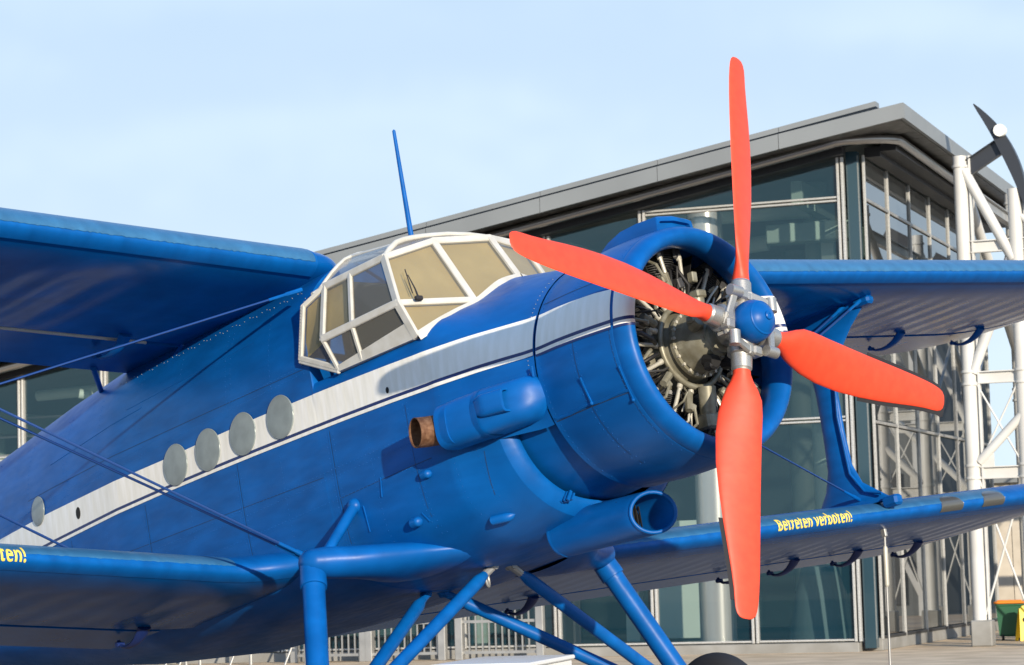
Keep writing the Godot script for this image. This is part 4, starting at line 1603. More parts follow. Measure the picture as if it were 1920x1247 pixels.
func lettering(text: String, w: Dictionary, s: float, z0: float, dirz: float, long: float) -> MB:
	var font := SystemFont.new()
	font.font_names = PackedStringArray(["Droid Sans"])
	font.font_weight = 700
	var tm := TextMesh.new()
	tm.text = text
	tm.font = font
	tm.font_size = 64
	tm.depth = 0.0
	tm.pixel_size = 0.01
	var arr := tm.get_mesh_arrays()
	var v: PackedVector3Array = arr[Mesh.ARRAY_VERTEX]
	var ix: PackedInt32Array = arr[Mesh.ARRAY_INDEX]
	var lo := Vector3.INF
	var hi := -Vector3.INF
	for p in v:
		lo = lo.min(p)
		hi = hi.max(p)
	var k := long / (hi.x - lo.x)
	var tris := []
	for i in range(0, ix.size(), 3):
		tris.append([v[ix[i]], v[ix[i + 1]], v[ix[i + 2]]])
	for round_ in 2:
		var more := []
		for t in tris:
			var a: Vector3 = t[0]
			var b: Vector3 = t[1]
			var c: Vector3 = t[2]
			var ab := (a + b) * 0.5
			var bc := (b + c) * 0.5
			var ca := (c + a) * 0.5
			more.append_array([[a, ab, ca], [ab, b, bc], [ca, bc, c], [ab, bc, ca]])
		tris = more
	var mb := MB.new()
	for t in tris:
		var q := []
		for p in t:
			var px: float = (p.x - lo.x) * k
			var g: float = (p.y - (lo.y + hi.y) * 0.5) * k * 1.25 + 0.012
			# arc length along the nose, roughly, turned into a chord fraction
			var uu := g * g * 6.2
			q.append(wing_pt(w, z0 + dirz * px, uu, g > 0, s, 0.006))
		mb.tri(q[0], q[1], q[2])
	return mb

# ---------------------------------------------------------------- landing gear
func gear():
	for s in [1.0, -1.0]:
		var g := part("landing_gear", plane, "%s main landing gear" % ("starboard" if s > 0 else "port"))
		# fairing that carries the leg out from the fuselage
		var fr := MB.new()
		var rows := []
		for q in [[.45, -2.56, -.83, .44, .08], [.60, -2.57, -.825, .39, .10], [.70, -2.585, -.818, .345, .107], [.78, -2.605, -.810, .295, .107], [.86, -2.635, -.801, .24, .105], [.95, -2.67, -.792, .195, .102], [1.06, -2.715, -.782, .152, .10], [1.20, -2.755, -.772, .122, .097], [1.29, -2.78, -.768, .10, .085], [1.32, -2.78, -.768, .07, .06], [1.335, -2.78, -.77, .02, .02]]:
			var row := PackedVector3Array()
			for k in 32:
				var a := TAU * k / 32
				row.append(Vector3(q[1] + cos(a) * q[3], q[2] + sin(a) * q[4], s * q[0]))
			rows.append(row)
		fr.grid(rows, true)
		fr.fan(rows[-1])
		put(fr, "leg_fairing", M.blue, g, 60)
		var S := Vector3(-2.752, -0.932, 1.302 * s)
		var A := Vector3(-2.45, -1.95, 1.66 * s)
		var d := (A - S).normalized()
		var col := MB.new()
		var C0 := S - d * 0.24
		col.lathe([Vector2(0, 0.06), Vector2(0.02, 0.085), Vector2(0.10, 0.082), Vector2(0.225, 0.086), Vector2(0.24, 0.084), Vector2(0.242, 0.074), Vector2(0.27, 0.072)], C0, d, 32)
		put(col, "leg_collar", M.blue, g, 40)
		var leg := MB.new()
		leg.tube([S - d * 0.05, S + d * 0.9, A + d * 0.04], [0.072, 0.072, 0.055], 28)
		put(leg, "leg", M.blue, g, 50)
		# short brace up to the fuselage side
		var br := MB.new()
		br.tube([Vector3(-2.745, -0.72, 1.17 * s), Vector3(-2.75, -0.42, 0.885 * s), Vector3(-2.75, -0.395, 0.85 * s)], [0.034, 0.036, 0.03], 14)
		br.ball(Vector3(-2.75, -0.41, 0.875 * s), 0.05, 14)
		put(br, "brace", M.blue, g, 50)
		var rw := MB.new()
		for x in [[-2.428, -0.885], [-3.127, -0.915]]:
			var st := MB.new()
			var f := Vector3(x[0], x[1], 0.06 * s)
			st.tube([f, f.lerp(A, 0.06), f.lerp(A, 0.10), f.lerp(A, 0.94), A], [0.02, 0.026, 0.043, 0.043, 0.03], 18)
			put(st, "drag_strut", M.blue, g, 40)
			var jt := MB.new()
			jt.tube([f.lerp(A, -0.02), f.lerp(A, 0.085)], [0.030, 0.026], 10)
			jt.tube([f + Vector3(-0.035, -0.015, 0.02 * s), f + Vector3(0.035, -0.015, 0.02 * s)], [0.024, 0.024], 10)
			put(jt, "strut_end", M.steel if x[0] > -3.0 else M.blue, g, 30)
		var ty := MB.new()
		var tp := []
		for i in 21:
			var a := lerpf(-PI * 0.62, PI * 0.62, i / 20.0)
			tp.append(Vector2(sin(a) * 0.13, 0.285 + cos(a) * 0.115))
		ty.lathe(tp, A + Vector3(0, 0, 0.12 * s), Vector3(0, 0, 1), 56)
		var wn := put(ty, "tyre", M.black_rubber, g, 60)
		var rim := MB.new()
		rim.lathe([Vector2(-0.08, 0.0), Vector2(-0.08, 0.15), Vector2(-0.10, 0.21), Vector2(-0.105, 0.235), Vector2(0.105, 0.235), Vector2(0.10, 0.21), Vector2(0.08, 0.15), Vector2(0.08, 0.0)], A + Vector3(0, 0, 0.12 * s), Vector3(0, 0, 1), 40)
		put(rim, "rim", M.blue, g, 30)
	for x in [[-2.428, -0.87], [-3.127, -0.895]]:
		var fb := MB.new()
		fb.box(Vector3(x[0], x[1], 0), Vector3(0.16, 0.06, 0.18), Basis(), 0.012)
		put(fb, "keel_fitting", M.blue, plane, 20)
	var sh := MB.new()
	var pts := []
	for k in 17:
		var a := TAU * k / 16
		pts.append(Vector3(-2.50 + cos(a) * 0.02, -0.965 + sin(a) * 0.05, 0.08 + cos(a) * 0.03))
	sh.tube(pts, [0.010], 8, false)
	put(sh, "shackle", M.steel, plane, 60)

# ---------------------------------------------------------------- small fittings on the starboard side
func pod(x: float, y: float, r: float, long: float, open := false) -> MB:
	var mb := MB.new()
	var rows := []
	var n := skin_normal(x, y)
	for i in 9:
		var t := i / 8.0
		var w := r * (pow(sin(minf(1.0, t * 2.6) * PI / 2), 0.6))
		var c := skin(x - t * long, y, 0.0) + n * (w * 0.35)
		var row := PackedVector3Array()
		for k in 16:
			var a := TAU * k / 16
			row.append(c + Vector3(0, 1, 0) * cos(a) * w + Vector3(0, 0, 1) * sin(a) * w)
		rows.append(row)
	mb.grid(rows, true)
	mb.fan(rows[8])
	return mb

func fittings():
	for q in [[-1.985, -0.385, 0.028, 0.07], [-1.62, -0.742, 0.03, 0.13], [-2.18, -0.64, 0.032, 0.08]]:
		put(pod(q[0], q[1], q[2], q[3]), "vent_pod", M.blue, plane, 50)
	for q in [[-2.445, -0.30, -2.475, -0.42], [-2.16, -0.60, -2.13, -0.66], [-2.67, -0.43, -2.665, -0.60]]:
		var mb := MB.new()
		mb.bar(skin(q[0], q[1], 0.003), skin(q[2], q[3], 0.003), 0.007, 0.008, Vector3(0, 0, 1))
		put(mb, "grab_strip", M.blue, plane, 20)

# ---------------------------------------------------------------- ground
func ground():
	var g := MB.new()
	g.quad(Vector3(-700, 0, -700), Vector3(700, 0, -700), Vector3(700, 0, 700), Vector3(-700, 0, 700))
	setting(g, "apron", M.concrete, 0, Vector3.UP)
	# unseen dark ground, added so less light bounces up to the undersides
	var a := MB.new()
	var t := terminal_frame()
	a.quad(t * Vector3(-60, 0.004, 7.5), t * Vector3(70, 0.004, 7.5), t * Vector3(70, 0.004, 75), t * Vector3(-60, 0.004, 75))
	setting(a, "unseen_stand", M.unseen_dark_ground, 0, Vector3.UP)

func terminal_frame() -> Transform3D:
	return Transform3D(Basis(SIDE_N, Vector3.UP, FRONT_N), CORNER)

func roof_top(x: float) -> float:
	# the roof falls away to the left along the front
	return 8.44 + 0.1765 * minf(x - 1.15, 0.0)

func glass_top(x: float) -> float:
	return 7.85 + 0.183 * x

# ---------------------------------------------------------------- terminal
func terminal():
	var t := thing("terminal_building", "glazed airport terminal with grey overhanging roof behind the biplane", "building")
	t.transform = terminal_frame()
	var bays := 13
	var pitch := 1.665
	var left := -bays * pitch
	# plinths
	var pl := MB.new()
	pl.box(Vector3(left * 0.5, 0.07, -0.12), Vector3(-left, 0.16, 0.34), Basis(), 0.01)
	put(pl, "front_plinth", M.plinth, t, 20)
	pl = MB.new()
	pl.box(Vector3(0.12, 0.10, -5.8), Vector3(0.36, 0.20, 10.9), Basis(), 0.01)
	put(pl, "side_plinth", M.plinth, t, 20)
	# front: mullions, transoms, panes
	var front := part("front_glazing", t)
	for k in bays + 1:
		var x := -k * pitch
		var h := glass_top(x)
		for o in [-0.035, 0.035]:
			var mb := MB.new()
			mb.box(Vector3(x + o, (0.16 + h) * 0.5, 0.02), Vector3(0.042, h - 0.16, 0.11), Basis(), 0.006)
			put(mb, "mullion", M.alu, front, 20)
		var gap := MB.new()
		gap.box(Vector3(x, (0.16 + h) * 0.5, -0.01), Vector3(0.03, h - 0.18, 0.06))
		put(gap, "mullion_joint", M.dark_frame, front, 0)
	for k in bays:
		var x1 := -k * pitch - 0.06
		var x0 := -(k + 1) * pitch + 0.06
		var cuts := [0.17, 3.63, 7.14]
		for i in 3:
			var lo: float = cuts[i]
			var hi_l := glass_top(x0)
			var hi_r := glass_top(x1)
			if i < 2:
				hi_l = minf(hi_l, cuts[i + 1])
				hi_r = minf(hi_r, cuts[i + 1])
			if hi_r <= lo + 0.06:
				continue
			hi_l = maxf(hi_l, lo)
			for o in [0.0, 0.055]:
				var tr := MB.new()
				tr.box(Vector3((x0 + x1) * 0.5, lo + 0.018 + o, 0.015), Vector3(x1 - x0, 0.032, 0.08), Basis(), 0.005)
				if lo < 0.5 and o > 0.0:
					continue
				if hi_l > lo + 0.08:
					put(tr, "transom", M.alu, front, 20)
			var pn := MB.new()
			var b := lo + (0.09 if i > 0 else 0.04)
			var tl := rng.randf_range(-0.006, 0.006)
			var sw := rng.randf_range(-0.004, 0.004)
			pn.quad(Vector3(x0, b, sw), Vector3(x0, maxf(b, hi_l), tl + sw), Vector3(x1, hi_r, tl - sw), Vector3(x1, b, -sw))
			put(pn, "pane", M.facade_glass, front, 0, Vector3(0, 0, 1))
	# side
	var side := part("side_glazing", t)
	var sp := 1.78
	var n := 6
	for k in n + 1:
		var z := -0.38 - k * sp
		var mb := MB.new()
		var w := 0.07 if k == 0 else 0.024
		mb.box(Vector3(0.295, 4.05, z), Vector3(0.04, 7.74, w), Basis(), 0.004)
		put(mb, "mullion", M.alu, side, 20)
	for k in n:
		var z1 := -0.38 - k * sp - 0.025
		var z0 := -0.38 - (k + 1) * sp + 0.025
		var cuts := [0.20, 3.62, 7.20, 7.90]
		for i in 3:
			var pn := MB.new()
			var tilt := Vector3(rng.randf_range(-0.004, 0.004), 0, 0)
			pn.quad(Vector3(0.28, cuts[i] + 0.05, z0), Vector3(0.28, cuts[i + 1] - 0.03, z0) + tilt, Vector3(0.28, cuts[i + 1] - 0.03, z1) + tilt, Vector3(0.28, cuts[i] + 0.05, z1))
			put(pn, "pane", M.side_glass, side, 0, Vector3(1, 0, 0))
			var tr := MB.new()
			tr.box(Vector3(0.293, cuts[i] + 0.01, (z0 + z1) * 0.5), Vector3(0.04, 0.05, z1 - z0), Basis(), 0.005)
			put(tr, "transom", M.steel if i > 0 else M.dark_frame, side, 20)
	# dark corner post
	var cp := MB.new()
	cp.box(Vector3(0.16, 4.0, -0.20), Vector3(0.18, 7.9, 0.2))
	put(cp, "corner_post", M.corner_panel, t, 0)
	# roof
	var roof := part("roof", t)
	var fx1 := 1.30
	var fx0 := left - 1.0
	var seg := 12
	for k in seg:
		var xa := lerpf(fx0, fx1, float(k) / seg) + 0.004
		var xb := lerpf(fx0, fx1, float(k + 1) / seg) - 0.004
		var ta := roof_top(xa)
		var tb := roof_top(xb)
		var fp := MB.new()
		fp.prism(PackedVector2Array([Vector2(xa, ta - 0.24), Vector2(xb, tb - 0.24), Vector2(xb, tb), Vector2(xa, ta)]), Vector3(0, 0, 1.14), Basis(), 0.06)
		put(fp, "fascia_panel", M.fascia, roof, 20)
		var cx := minf(xb, 0.86)
		var tc := roof_top(cx)
		if cx > xa:
			var cap := MB.new()
			cap.prism(PackedVector2Array([Vector2(xa, ta + 0.035), Vector2(cx, tc + 0.035), Vector2(cx, tc + 0.115), Vector2(xa, ta + 0.115)]), Vector3(0, 0, 0.9), Basis(), 0.26)
			put(cap, "roof_cap", M.fascia, roof, 20)
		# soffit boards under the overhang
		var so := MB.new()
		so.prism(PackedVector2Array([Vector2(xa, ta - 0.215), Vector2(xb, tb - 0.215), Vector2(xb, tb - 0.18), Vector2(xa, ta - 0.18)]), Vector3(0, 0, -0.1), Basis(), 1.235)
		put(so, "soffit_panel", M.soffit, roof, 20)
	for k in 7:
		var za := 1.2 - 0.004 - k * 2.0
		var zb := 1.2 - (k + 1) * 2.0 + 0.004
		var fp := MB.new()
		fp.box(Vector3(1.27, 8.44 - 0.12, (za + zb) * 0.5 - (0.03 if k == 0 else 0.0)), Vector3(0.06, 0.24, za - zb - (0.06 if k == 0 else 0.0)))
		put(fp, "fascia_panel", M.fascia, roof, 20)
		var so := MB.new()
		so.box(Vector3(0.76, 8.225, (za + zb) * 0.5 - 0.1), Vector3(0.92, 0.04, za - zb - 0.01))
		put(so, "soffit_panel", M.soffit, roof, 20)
	# upper deck, closing the building
	var deck := MB.new()
	deck.prism(PackedVector2Array([Vector2(fx0 + 0.1, roof_top(fx0) - 0.14), Vector2(1.15, 8.28), Vector2(1.2, 8.28), Vector2(1.2, 8.41), Vector2(1.15, 8.41), Vector2(fx0 + 0.1, roof_top(fx0) - 0.03)]), Vector3(0, 0, -12.7), Basis(), 13.8)
	put(deck, "roof_deck", M.fascia, roof, 20)
	# bright rounded gutter tube under the overhang, turning the corner
	var gp := []
	for k in 25:
		var x := lerpf(fx0 + 0.3, -0.1, k / 24.0)
		gp.append(Vector3(x, glass_top(x) + 0.13, 0.62))
	for k in 9:
		var a := PI / 2 * (k + 1) / 9
		gp.append(Vector3(-0.1 + sin(a) * 1.0, 8.01 + 0.012 * k, -0.38 + cos(a) * 1.0))
	gp.append(Vector3(0.9, 8.09, -3.0))
	gp.append(Vector3(0.9, 8.06, -7.0))
	gp.append(Vector3(0.9, 8.04, -12.5))
	var gu := MB.new()
	gu.tube(gp, [0.075], 12)
	put(gu, "gutter_tube", M.gutter, roof, 60)
	# dark soffit band between tube and glass
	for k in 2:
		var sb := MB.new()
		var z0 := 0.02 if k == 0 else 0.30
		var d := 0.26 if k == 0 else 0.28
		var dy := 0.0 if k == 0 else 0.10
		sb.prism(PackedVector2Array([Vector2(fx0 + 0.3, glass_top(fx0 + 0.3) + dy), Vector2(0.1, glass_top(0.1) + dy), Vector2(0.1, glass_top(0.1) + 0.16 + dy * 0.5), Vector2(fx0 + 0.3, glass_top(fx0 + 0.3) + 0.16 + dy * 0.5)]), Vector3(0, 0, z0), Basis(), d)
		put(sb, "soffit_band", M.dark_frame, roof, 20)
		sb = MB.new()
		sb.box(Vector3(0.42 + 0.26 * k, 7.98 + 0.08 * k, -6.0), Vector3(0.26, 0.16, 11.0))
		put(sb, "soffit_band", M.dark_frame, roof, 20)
	# inside: floors, rear wall, columns, ducts
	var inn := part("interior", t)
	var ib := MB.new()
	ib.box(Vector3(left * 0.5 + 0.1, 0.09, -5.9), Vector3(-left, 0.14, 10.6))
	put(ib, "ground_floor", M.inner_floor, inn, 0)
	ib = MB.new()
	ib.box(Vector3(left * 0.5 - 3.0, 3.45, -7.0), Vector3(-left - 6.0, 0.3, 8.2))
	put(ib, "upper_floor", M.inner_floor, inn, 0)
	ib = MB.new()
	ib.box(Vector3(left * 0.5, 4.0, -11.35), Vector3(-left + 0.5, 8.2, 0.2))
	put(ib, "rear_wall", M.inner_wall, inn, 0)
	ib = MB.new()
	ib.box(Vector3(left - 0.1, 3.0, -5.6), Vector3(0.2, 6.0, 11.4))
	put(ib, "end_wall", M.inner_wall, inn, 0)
	for q in [[-1.05, -2.6, 0.20], [-4.4, -3.4, 0.2], [-7.7, -3.4, 0.2], [-11.0, -3.4, 0.2], [-14.3, -2.2, 0.16], [-17.6, -3.4, 0.2], [-3.0, -9.0, 0.25], [-9.0, -9.0, 0.25]]:
		var cm := MB.new()
		var top := glass_top(q[0]) + 0.2
		cm.tube([Vector3(q[0], 0.16, q[1]), Vector3(q[0], top, q[1])], [q[2]], 20)
		put(cm, "column", M.inner_white, inn, 60)
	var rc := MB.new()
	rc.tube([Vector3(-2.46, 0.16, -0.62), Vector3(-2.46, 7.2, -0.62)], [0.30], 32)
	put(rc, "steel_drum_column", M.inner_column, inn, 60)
	for q in [[-1.0, 7.35, -2.0, -3.9, 7.35, -2.0, 0.16], [-2.0, 6.95, -3.0, -9.5, 6.35, -3.0, 0.14], [-13.1, 5.0, -1.6, -15.6, 4.9, -1.6, 0.10], [-9.0, 5.9, -2.2, -22.0, 5.1, -2.2, 0.12]]:
		var dm := MB.new()
		dm.tube([Vector3(q[0], q[1], q[2]), Vector3(q[3], q[4], q[5])], [q[6]], 14)
		put(dm, "duct", M.inner_pale, inn, 60)
	var du := MB.new()
	du.tube([Vector3(-14.4, 4.85, -1.0), Vector3(-14.25, 4.82, -1.1), Vector3(-14.15, 4.70, -1.1), Vector3(-13.4, 4.50, -1.1), Vector3(-12.9, 4.38, -1.1)], [0.09], 14)
	put(du, "duct", M.inner_pale, inn, 60)
	for k in 5:
		var bm := MB.new()
		var x := -0.9 - k * 4.0
		bm.box(Vector3(x, glass_top(x) - 0.25, -5.9), Vector3(0.18, 0.40, 10.4))
		put(bm, "roof_beam", M.inner_white, inn, 0)
	for k in 3:
		var hb := MB.new()
		hb.box(Vector3(left * 0.5 - 3.2, 4.6 - 0.35 * k, -2.9), Vector3(-left - 6.4, 0.04, 0.04))
		put(hb, "handrail", M.alu, inn, 0)
	for q in [[-0.9, 6.9, -1.7, 1.5, 0.32, 0.4], [-0.35, 6.75, -2.4, 0.5, 0.5, 0.4]]:
		var bx := MB.new()
		bx.box(Vector3(q[0], q[1], q[2]), Vector3(q[3], q[4], q[5]), Basis(), 0.02)
		put(bx, "ceiling_box", M.inner_white, inn, 20)
	# made-up boxes, added for dark and pale contrast behind the panes
	for q in [[-0.35, 1.9, -3.2, 0.9, 3.4, 0.12, "dark_frame"], [-1.35, 0.55, -2.6, 0.5, 0.8, 0.5, "dark_frame"], [-3.7, 1.2, -2.4, 0.9, 2.0, 0.1, "inner_pale"], [-4.6, 1.5, -2.9, 0.25, 2.7, 0.25, "inner_pale"], [-5.9, 1.1, -2.2, 1.1, 1.9, 0.12, "dark_frame"], [-0.75, 5.4, -2.2, 0.22, 3.4, 0.22, "inner_pale"], [-3.2, 5.6, -2.6, 0.6, 2.6, 0.1, "dark_frame"]]:
		var fb := MB.new()
		fb.box(Vector3(q[0], q[1], q[2]), Vector3(q[3], q[4], q[5]), Basis(), 0.01)
		put(fb, "contrast_box", M[q[6]], inn, 20)
	var kiosk := MB.new()
	kiosk.lathe([Vector2(0.16, 0.0), Vector2(0.16, 0.55), Vector2(0.9, 0.42), Vector2(1.35, 0.30), Vector2(1.4, 0.0)], Vector3(-0.95, 0, -1.5), Vector3.UP, 20)
	put(kiosk, "covered_stand", M.inner_wall, inn, 50)

# ---------------------------------------------------------------- steel frames beside the terminal
func steelwork():
	var tf := terminal_frame()
	var zs := [-1.545, -6.5, -11.5, -16.5]
	var words := ["nearest, with pale column beside the glass corner", "second from the glass corner", "third from the glass corner", "farthest from the glass corner"]
	for i in zs.size():
		var f := thing("steel_frame", "white steel frame with braced columns, %s" % words[i], "steel frame", Vector3.ZERO, "steel frames along the terminal side")
		f.transform = tf * Transform3D(Basis(), Vector3(1.638, 0, zs[i]))
		for q in [[0.0, 7.95], [0.86, 7.35], [3.6, 7.0]]:
			var c := MB.new()
			c.tube([Vector3(q[0], 0.42, 0), Vector3(q[0], q[1], 0)], [0.115], 20)
			put(c, "column", M.steel_paint, f, 60)
			var fl := MB.new()
			fl.box(Vector3(q[0] + 0.155, (0.42 + q[1]) * 0.5, -0.02), Vector3(0.035, q[1] - 0.42, 0.14), Basis(), 0.004)
			fl.box(Vector3(q[0] + 0.13, (0.42 + q[1]) * 0.5, -0.02), Vector3(0.06, q[1] - 0.42, 0.015))
			put(fl, "column_flange", M.steel_paint, f, 20)
			var ft := MB.new()
			ft.box(Vector3(q[0] + 0.04, 0.21, 0), Vector3(0.34, 0.42, 0.34), Basis(), 0.02)
			put(ft, "footing", M.plinth, f, 20)
			for h in [7.78, 4.42, 4.22, 2.90, 2.70]:
				if h < q[1]:
					var rg := MB.new()
					rg.lathe([Vector2(h - 0.02, 0.115), Vector2(h - 0.02, 0.135), Vector2(h + 0.02, 0.135), Vector2(h + 0.02, 0.115)], Vector3(q[0], 0, 0), Vector3.UP, 20)
					put(rg, "collar", M.steel_paint, f, 30)
		for h in [2.78, 4.32, 6.45]:
			var b := MB.new()
			i_beam(b, Vector3(0.12, h, 0), Vector3(3.5, h, 0), 0.20, 0.12)
			put(b, "beam", M.steel_paint, f, 0)
		for q in [[0.06, 7.72, 0.80, 6.2, 0.085], [0.80, 6.15, 0.06, 4.4, 0.085], [0.10, 2.95, 3.45, 6.35, 0.075], [0.95, 6.9, 3.5, 4.45, 0.05], [0.1, 0.5, 0.8, 2.65, 0.018], [0.8, 0.5, 0.1, 2.65, 0.018], [0.1, 4.4, 0.8, 6.2, 0.016], [0.1, 2.9, 0.8, 4.25, 0.016], [0.8, 2.9, 0.1, 4.25, 0.016], [0.9, 4.4, 3.5, 6.4, 0.03], [3.5, 0.5, 0.95, 2.65, 0.022]]:
			var b := MB.new()
			b.tube([Vector3(q[0], q[1], 0.03), Vector3(q[2], q[3], 0.03)], [q[4]], 12)
			put(b, "brace", M.steel_paint, f, 60)
		var gp := MB.new()
		gp.box(Vector3(0.24, 2.98, 0.03), Vector3(0.22, 0.22, 0.03), Basis(), 0.004)
		put(gp, "gusset", M.steel_paint, f, 0)
		# bracket at the head of the column; the first carries a curved, pointed blade
		var br := MB.new()
		i_beam(br, Vector3(0.08, 7.72, 0), Vector3(0.66, 8.06, 0), 0.26, 0.12)
		put(br, "head_bracket", M.turbine_dark, f, 0)
		if i > 0:
			continue
		var bl := MB.new()
		var up := []
		var dn := []
		for k in 17:
			var t := k / 16.0
			var a := lerpf(0.60, -0.95, t)
			# an arc standing on the bracket, bulging up and to the right
			var c := Vector2(-1.05, 7.15)
			var rad := 2.10
			var d := Vector2(cos(a * 0.62 + 0.52), sin(a * 0.62 + 0.52))
			var th := 0.02 + 0.19 * pow(sin(PI * t), 0.8)
			up.append(c + d * rad)
			dn.append(c + d * (rad - th))
		dn.reverse()
		bl.prism(PackedVector2Array(up + dn), Vector3(0.02, 0, -0.11), Basis(), 0.22)
		var bn := put(bl, "curved_blade", M.turbine_dark, f, 25)
		var lp := MB.new()
		lp.tube([Vector3(0.70, 8.30, 0.09), Vector3(0.70, 8.30, 0.19)], [0.105, 0.10], 24)
		put(lp, "round_plate", M.lamp_lens, bn, 30)
	# braces running from frame to frame, each its own steel member
	for i in zs.size() - 1:
		for q in [[0.0, 7.7, 5.1, "upper"], [3.6, 6.8, 4.4, "outer"]]:
			var f := thing("tie_beam", "steel tie beam with diagonal, %s row, %s bay from the glass corner" % [q[3], ["first", "second", "third"][i]], "beam", Vector3.ZERO, "tie beams between the steel frames")
			f.transform = tf * Transform3D(Basis(), Vector3(1.638, 0, 0))
			var b := MB.new()
			i_beam(b, Vector3(q[0], q[1] - 0.25, zs[i] - 0.13), Vector3(q[0], q[1] - 0.25, zs[i + 1] + 0.13), 0.2, 0.12)
			put(b, "beam", M.steel, f, 0)
			var dg := MB.new()
			dg.tube([Vector3(q[0], q[1] - 0.05, zs[i] - 0.1), Vector3(q[0], q[2], zs[i + 1] + 0.1)], [0.085], 14)
			put(dg, "diagonal", M.steel_paint, f, 60)
			var dr := MB.new()
			dr.tube([Vector3(q[0], q[2] - 1.2, zs[i] - 0.1), Vector3(q[0], q[1] - 0.5, zs[i + 1] + 0.1)], [0.03], 10)
			put(dr, "tie_rod", M.steel, f, 60)

func i_beam(b: MB, p: Vector3, q: Vector3, h: float, w: float):
	var d := (q - p).normalized()
	var up := Vector3.UP - d * d.dot(Vector3.UP)
	up = up.normalized()
	var sd := d.cross(up)
	var bs := Basis(sd, d, up)
	if bs.determinant() < 0:
		bs = Basis(-sd, d, up)
	var m := (p + q) * 0.5
	var l := p.distance_to(q)
	b.box(m + up * (h * 0.5 - 0.009), Vector3(w, l, 0.018), bs)
	b.box(m - up * (h * 0.5 - 0.009), Vector3(w, l, 0.018), bs)
	b.box(m, Vector3(0.014, l, h - 0.036), bs)

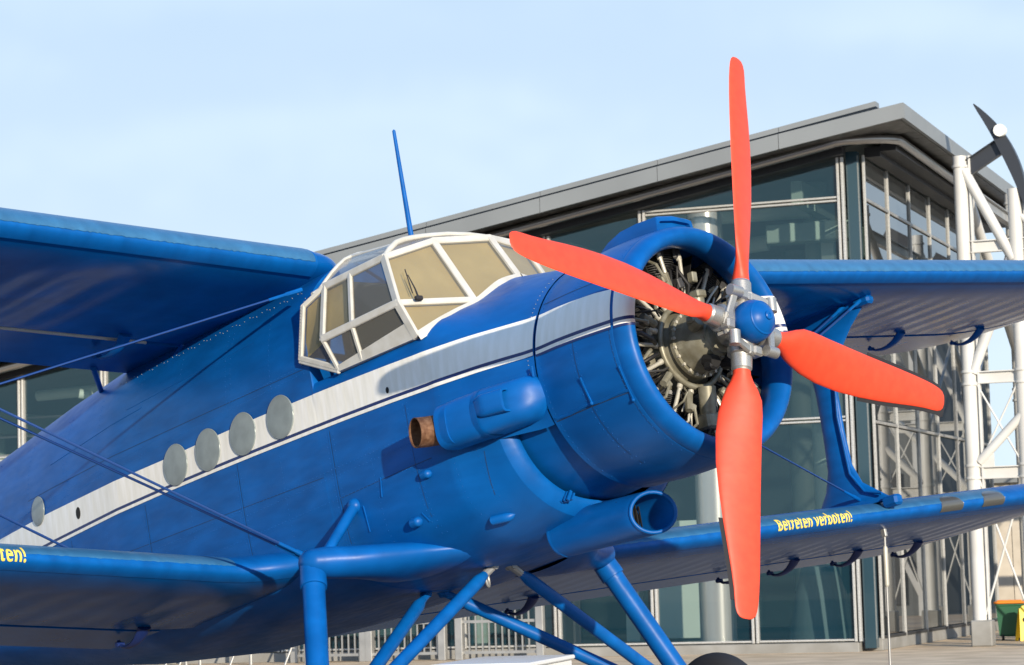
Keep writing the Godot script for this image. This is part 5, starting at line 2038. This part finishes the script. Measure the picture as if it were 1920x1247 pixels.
# ---------------------------------------------------------------- things standing about
func yard():
	var tf := terminal_frame()
	# bar fence with a gate in front of the glass
	var panels := [[-9.4, -8.15, "left of the gate"], [-8.05, -6.75, "as the middle panel"], [-6.45, -5.05, "nearest the glass corner"]]
	for q in panels:
		var f := thing("bar_fence", "grey vertical bar fence panel, %s" % q[2], "fence", Vector3.ZERO, "bar fence panels under the fuselage")
		f.transform = tf * Transform3D(Basis(), Vector3(0, 0, 0.75))
		for x in [q[0], q[1]]:
			var p := MB.new()
			p.box(Vector3(x, 1.0, 0), Vector3(0.13, 2.0, 0.13), Basis(), 0.01)
			put(p, "post", M.steel, f, 20)
		for h in [0.12, 0.62, 1.15, 1.95]:
			var r := MB.new()
			r.box(Vector3((q[0] + q[1]) * 0.5, h, 0), Vector3(q[1] - q[0] - 0.13, 0.045, 0.04))
			put(r, "rail", M.steel, f, 0)
		var x: float = q[0] + 0.17
		while x < q[1] - 0.08:
			var b := MB.new()
			b.box(Vector3(x, 1.03, 0), Vector3(0.022, 1.8, 0.022))
			put(b, "bar", M.steel, f, 0)
			x += 0.115
	# low pipe railing further left
	for q in [[-13.2, "far end"], [-11.0, "end by the bar fence"]]:
		var r := thing("pipe_railing", "low silver pipe railing with slanting struts, %s" % q[1], "railing", Vector3.ZERO, "pipe railings under the wing")
		r.transform = tf * Transform3D(Basis(), Vector3(q[0], 0, 1.2))
		for h in [0.35, 0.62, 0.9]:
			var b := MB.new()
			b.tube([Vector3(0, h, 0), Vector3(2.05, h, 0)], [0.022], 8)
			put(b, "rail", M.steel, r, 60)
		for x in [0.06, 1.0, 2.0]:
			var b := MB.new()
			b.tube([Vector3(x, 0, 0), Vector3(x, 0.95, 0)], [0.03], 10)
			put(b, "post", M.steel, r, 60)
			b = MB.new()
			b.tube([Vector3(x + 0.02, 0.85, 0.02), Vector3(x - 0.25, 0.0, 0.28)], [0.018], 8)
			put(b, "strut", M.steel, r, 60)
	var b := MB.new()
	# wheeled bin and a yellow folding sign on the right
	var bn := thing("wheeled_bin", "green wheeled bin with orange lid beside the steel columns", "bin")
	bn.transform = tf * Transform3D(Basis(Vector3.UP, 0.15), Vector3(1.60, 0, -4.62))
	var rows := []
	for q in [[0.07, 0.17, 0.19], [0.10, 0.19, 0.21], [0.58, 0.225, 0.25], [0.60, 0.235, 0.26], [0.62, 0.235, 0.26]]:
		rows.append(PackedVector3Array([Vector3(-q[1], q[0], -q[2]), Vector3(q[1], q[0], -q[2]), Vector3(q[1], q[0], q[2]), Vector3(-q[1], q[0], q[2])]))
	b.grid(rows, true)
	b.fan(rows[0])
	b.fan(rows[4])
	put(b, "body", M.bin_green, bn, 20)
	b = MB.new()
	b.box(Vector3(0, 0.645, 0.01), Vector3(0.53, 0.035, 0.58), Basis(), 0.012)
	b.box(Vector3(0, 0.67, 0.0), Vector3(0.42, 0.03, 0.46), Basis(), 0.012)
	put(b, "lid", M.bin_orange, bn, 20)
	for x in [-0.13, 0.13]:
		for z in [-0.15, 0.17]:
			b = MB.new()
			b.lathe([Vector2(-0.02, 0.0), Vector2(-0.02, 0.06), Vector2(0.02, 0.06), Vector2(0.02, 0.0)], Vector3(x, 0.06, z), Vector3(1, 0, 0), 16)
			put(b, "wheel", M.black_rubber, bn, 30)
	var fs := thing("folding_sign", "yellow folding floor sign standing in front of the green bin", "sign")
	fs.transform = tf * Transform3D(Basis(Vector3.UP, 0.5), Vector3(1.95, 0, -4.05))
	for s in [-1.0, 1.0]:
		b = MB.new()
		b.prism(PackedVector2Array([Vector2(-0.15, 0.0), Vector2(-0.10, 0.0), Vector2(-0.09, 0.06), Vector2(0.09, 0.06), Vector2(0.10, 0.0), Vector2(0.15, 0.0), Vector2(0.11, 0.55), Vector2(0.05, 0.60), Vector2(-0.05, 0.60), Vector2(-0.11, 0.55)]), Vector3(0, 0, s * 0.13), Basis(Vector3(1, 0, 0), -s * 0.2), 0.018)
		put(b, "leaf", M.sign_yellow, fs, 20)
	b = MB.new()
	b.lathe([Vector2(0, 0.0), Vector2(0, 0.045)], Vector3(-0.03, 0.36, 0.105), Vector3(0, 0.2, 1), 16)
	put(b, "emblem", M.sheath, fs, 0)
	# white box between the wheels
	var wb := thing("white_box", "white box standing on the apron between the landing gear legs", "box")
	var A := Vector3(-1.33, 0, 1.356)
	var B := Vector3(-2.136, 0, 0.237)
	var ax := (B - A).normalized()
	wb.transform = Transform3D(Basis(ax, Vector3.UP, ax.cross(Vector3.UP)), (A + B) * 0.5)
	b = MB.new()
	b.box(Vector3(0, 0.42, 0.30), Vector3(A.distance_to(B), 0.80, 0.56), Basis(), 0.01)
	put(b, "case", M.board_white, wb, 20)
	b = MB.new()
	b.box(Vector3(0, 0.834, 0.30), Vector3(A.distance_to(B) + 0.02, 0.028, 0.60), Basis(), 0.008)
	put(b, "lid", M.board_white, wb, 20)
	# tie-down line pegged to the apron
	var td := thing("tie_down_line", "thin metal tie-down line from the far lower wing to the ground", "cable")
	var tr := MB.new()
	var T := Vector3(-4.0, 0, 0)
	var at := Transform3D(Basis(Vector3(0.979524, 0.201329, 0.0), Vector3(-0.201327, 0.979516, 0.004009), Vector3(0.000807, -0.003927, 0.999992)), Vector3(0, HUB, 0)) * (wing_pt(LOWER, 5.62, 0.13, false, -1.0) + Vector3(0, -0.06, 0))
	td.position = Vector3(at.x, 0, at.z)
	tr.tube([Vector3(0, 0.0, 0), Vector3(0, at.y, 0)], [0.010], 8)
	put(tr, "line", M.steel, td, 60)
	tr = MB.new()
	tr.tube([Vector3(0, at.y - 0.42, 0), Vector3(0, at.y - 0.40, 0), Vector3(0, at.y - 0.10, 0), Vector3(0, at.y - 0.08, 0)], [0.012, 0.022, 0.022, 0.012], 10)
	put(tr, "tensioner", M.bright_metal, td, 50)
	tr = MB.new()
	tr.box(Vector3(0, 0.02, 0), Vector3(0.16, 0.04, 0.16), Basis(), 0.008)
	put(tr, "anchor_plate", M.steel, td, 20)
	# pale clad building beyond the frames
	var an := thing("clad_building", "low pale building with vertical cladding beyond the steel frames", "building")
	an.transform = tf * Transform3D(Basis(), Vector3(-8.0, 0, -22.0))
	b = MB.new()
	b.box(Vector3(4.5, 1.6, -4.0), Vector3(11.0, 3.2, 7.9))
	put(b, "wall_core", M.dark_frame, an, 0)
	for i in 18:
		b = MB.new()
		b.box(Vector3(-0.7 + i * 0.6, 1.6, 0.0), Vector3(0.585, 3.2, 0.06), Basis(), 0.006)
		put(b, "cladding_panel", M.cladding, an, 20)
	b = MB.new()
	b.box(Vector3(4.5, 3.28, -4.0), Vector3(11.4, 0.16, 8.4))
	put(b, "roof", M.fascia, an, 0)
	# a tall hall beyond the frames, outside the picture, that the side glass mirrors
	var ha := thing("hangar_hall", "tall dark hangar hall with pale steel posts, mirrored in the side glass", "building")
	ha.transform = tf * Transform3D(Basis(), Vector3(4.5, 0, -27.0))
	b = MB.new()
	b.box(Vector3(22, 4.5, -8), Vector3(44, 9.0, 16))
	put(b, "wall", M.hall_panel, ha, 0)
	b = MB.new()
	b.box(Vector3(22, 9.12, -8), Vector3(44.8, 0.24, 16.8))
	put(b, "roof", M.fascia, ha, 0)
	for i in 12:
		b = MB.new()
		b.box(Vector3(0.4 + i * 3.6, 4.4, 0.16), Vector3(0.24, 8.8, 0.24))
		put(b, "post", M.steel_paint, ha, 0)
		b = MB.new()
		b.bar(Vector3(0.4 + i * 3.6, 0.4, 0.16), Vector3(2.2 + i * 3.6, 4.3, 0.16), 0.14, 0.12)
		put(b, "brace", M.steel_paint, ha, 0)
		b = MB.new()
		b.box(Vector3(2.2 + i * 3.6, 2.0, 0.05), Vector3(2.6, 3.4, 0.08))
		put(b, "door", M.dark_frame, ha, 0)
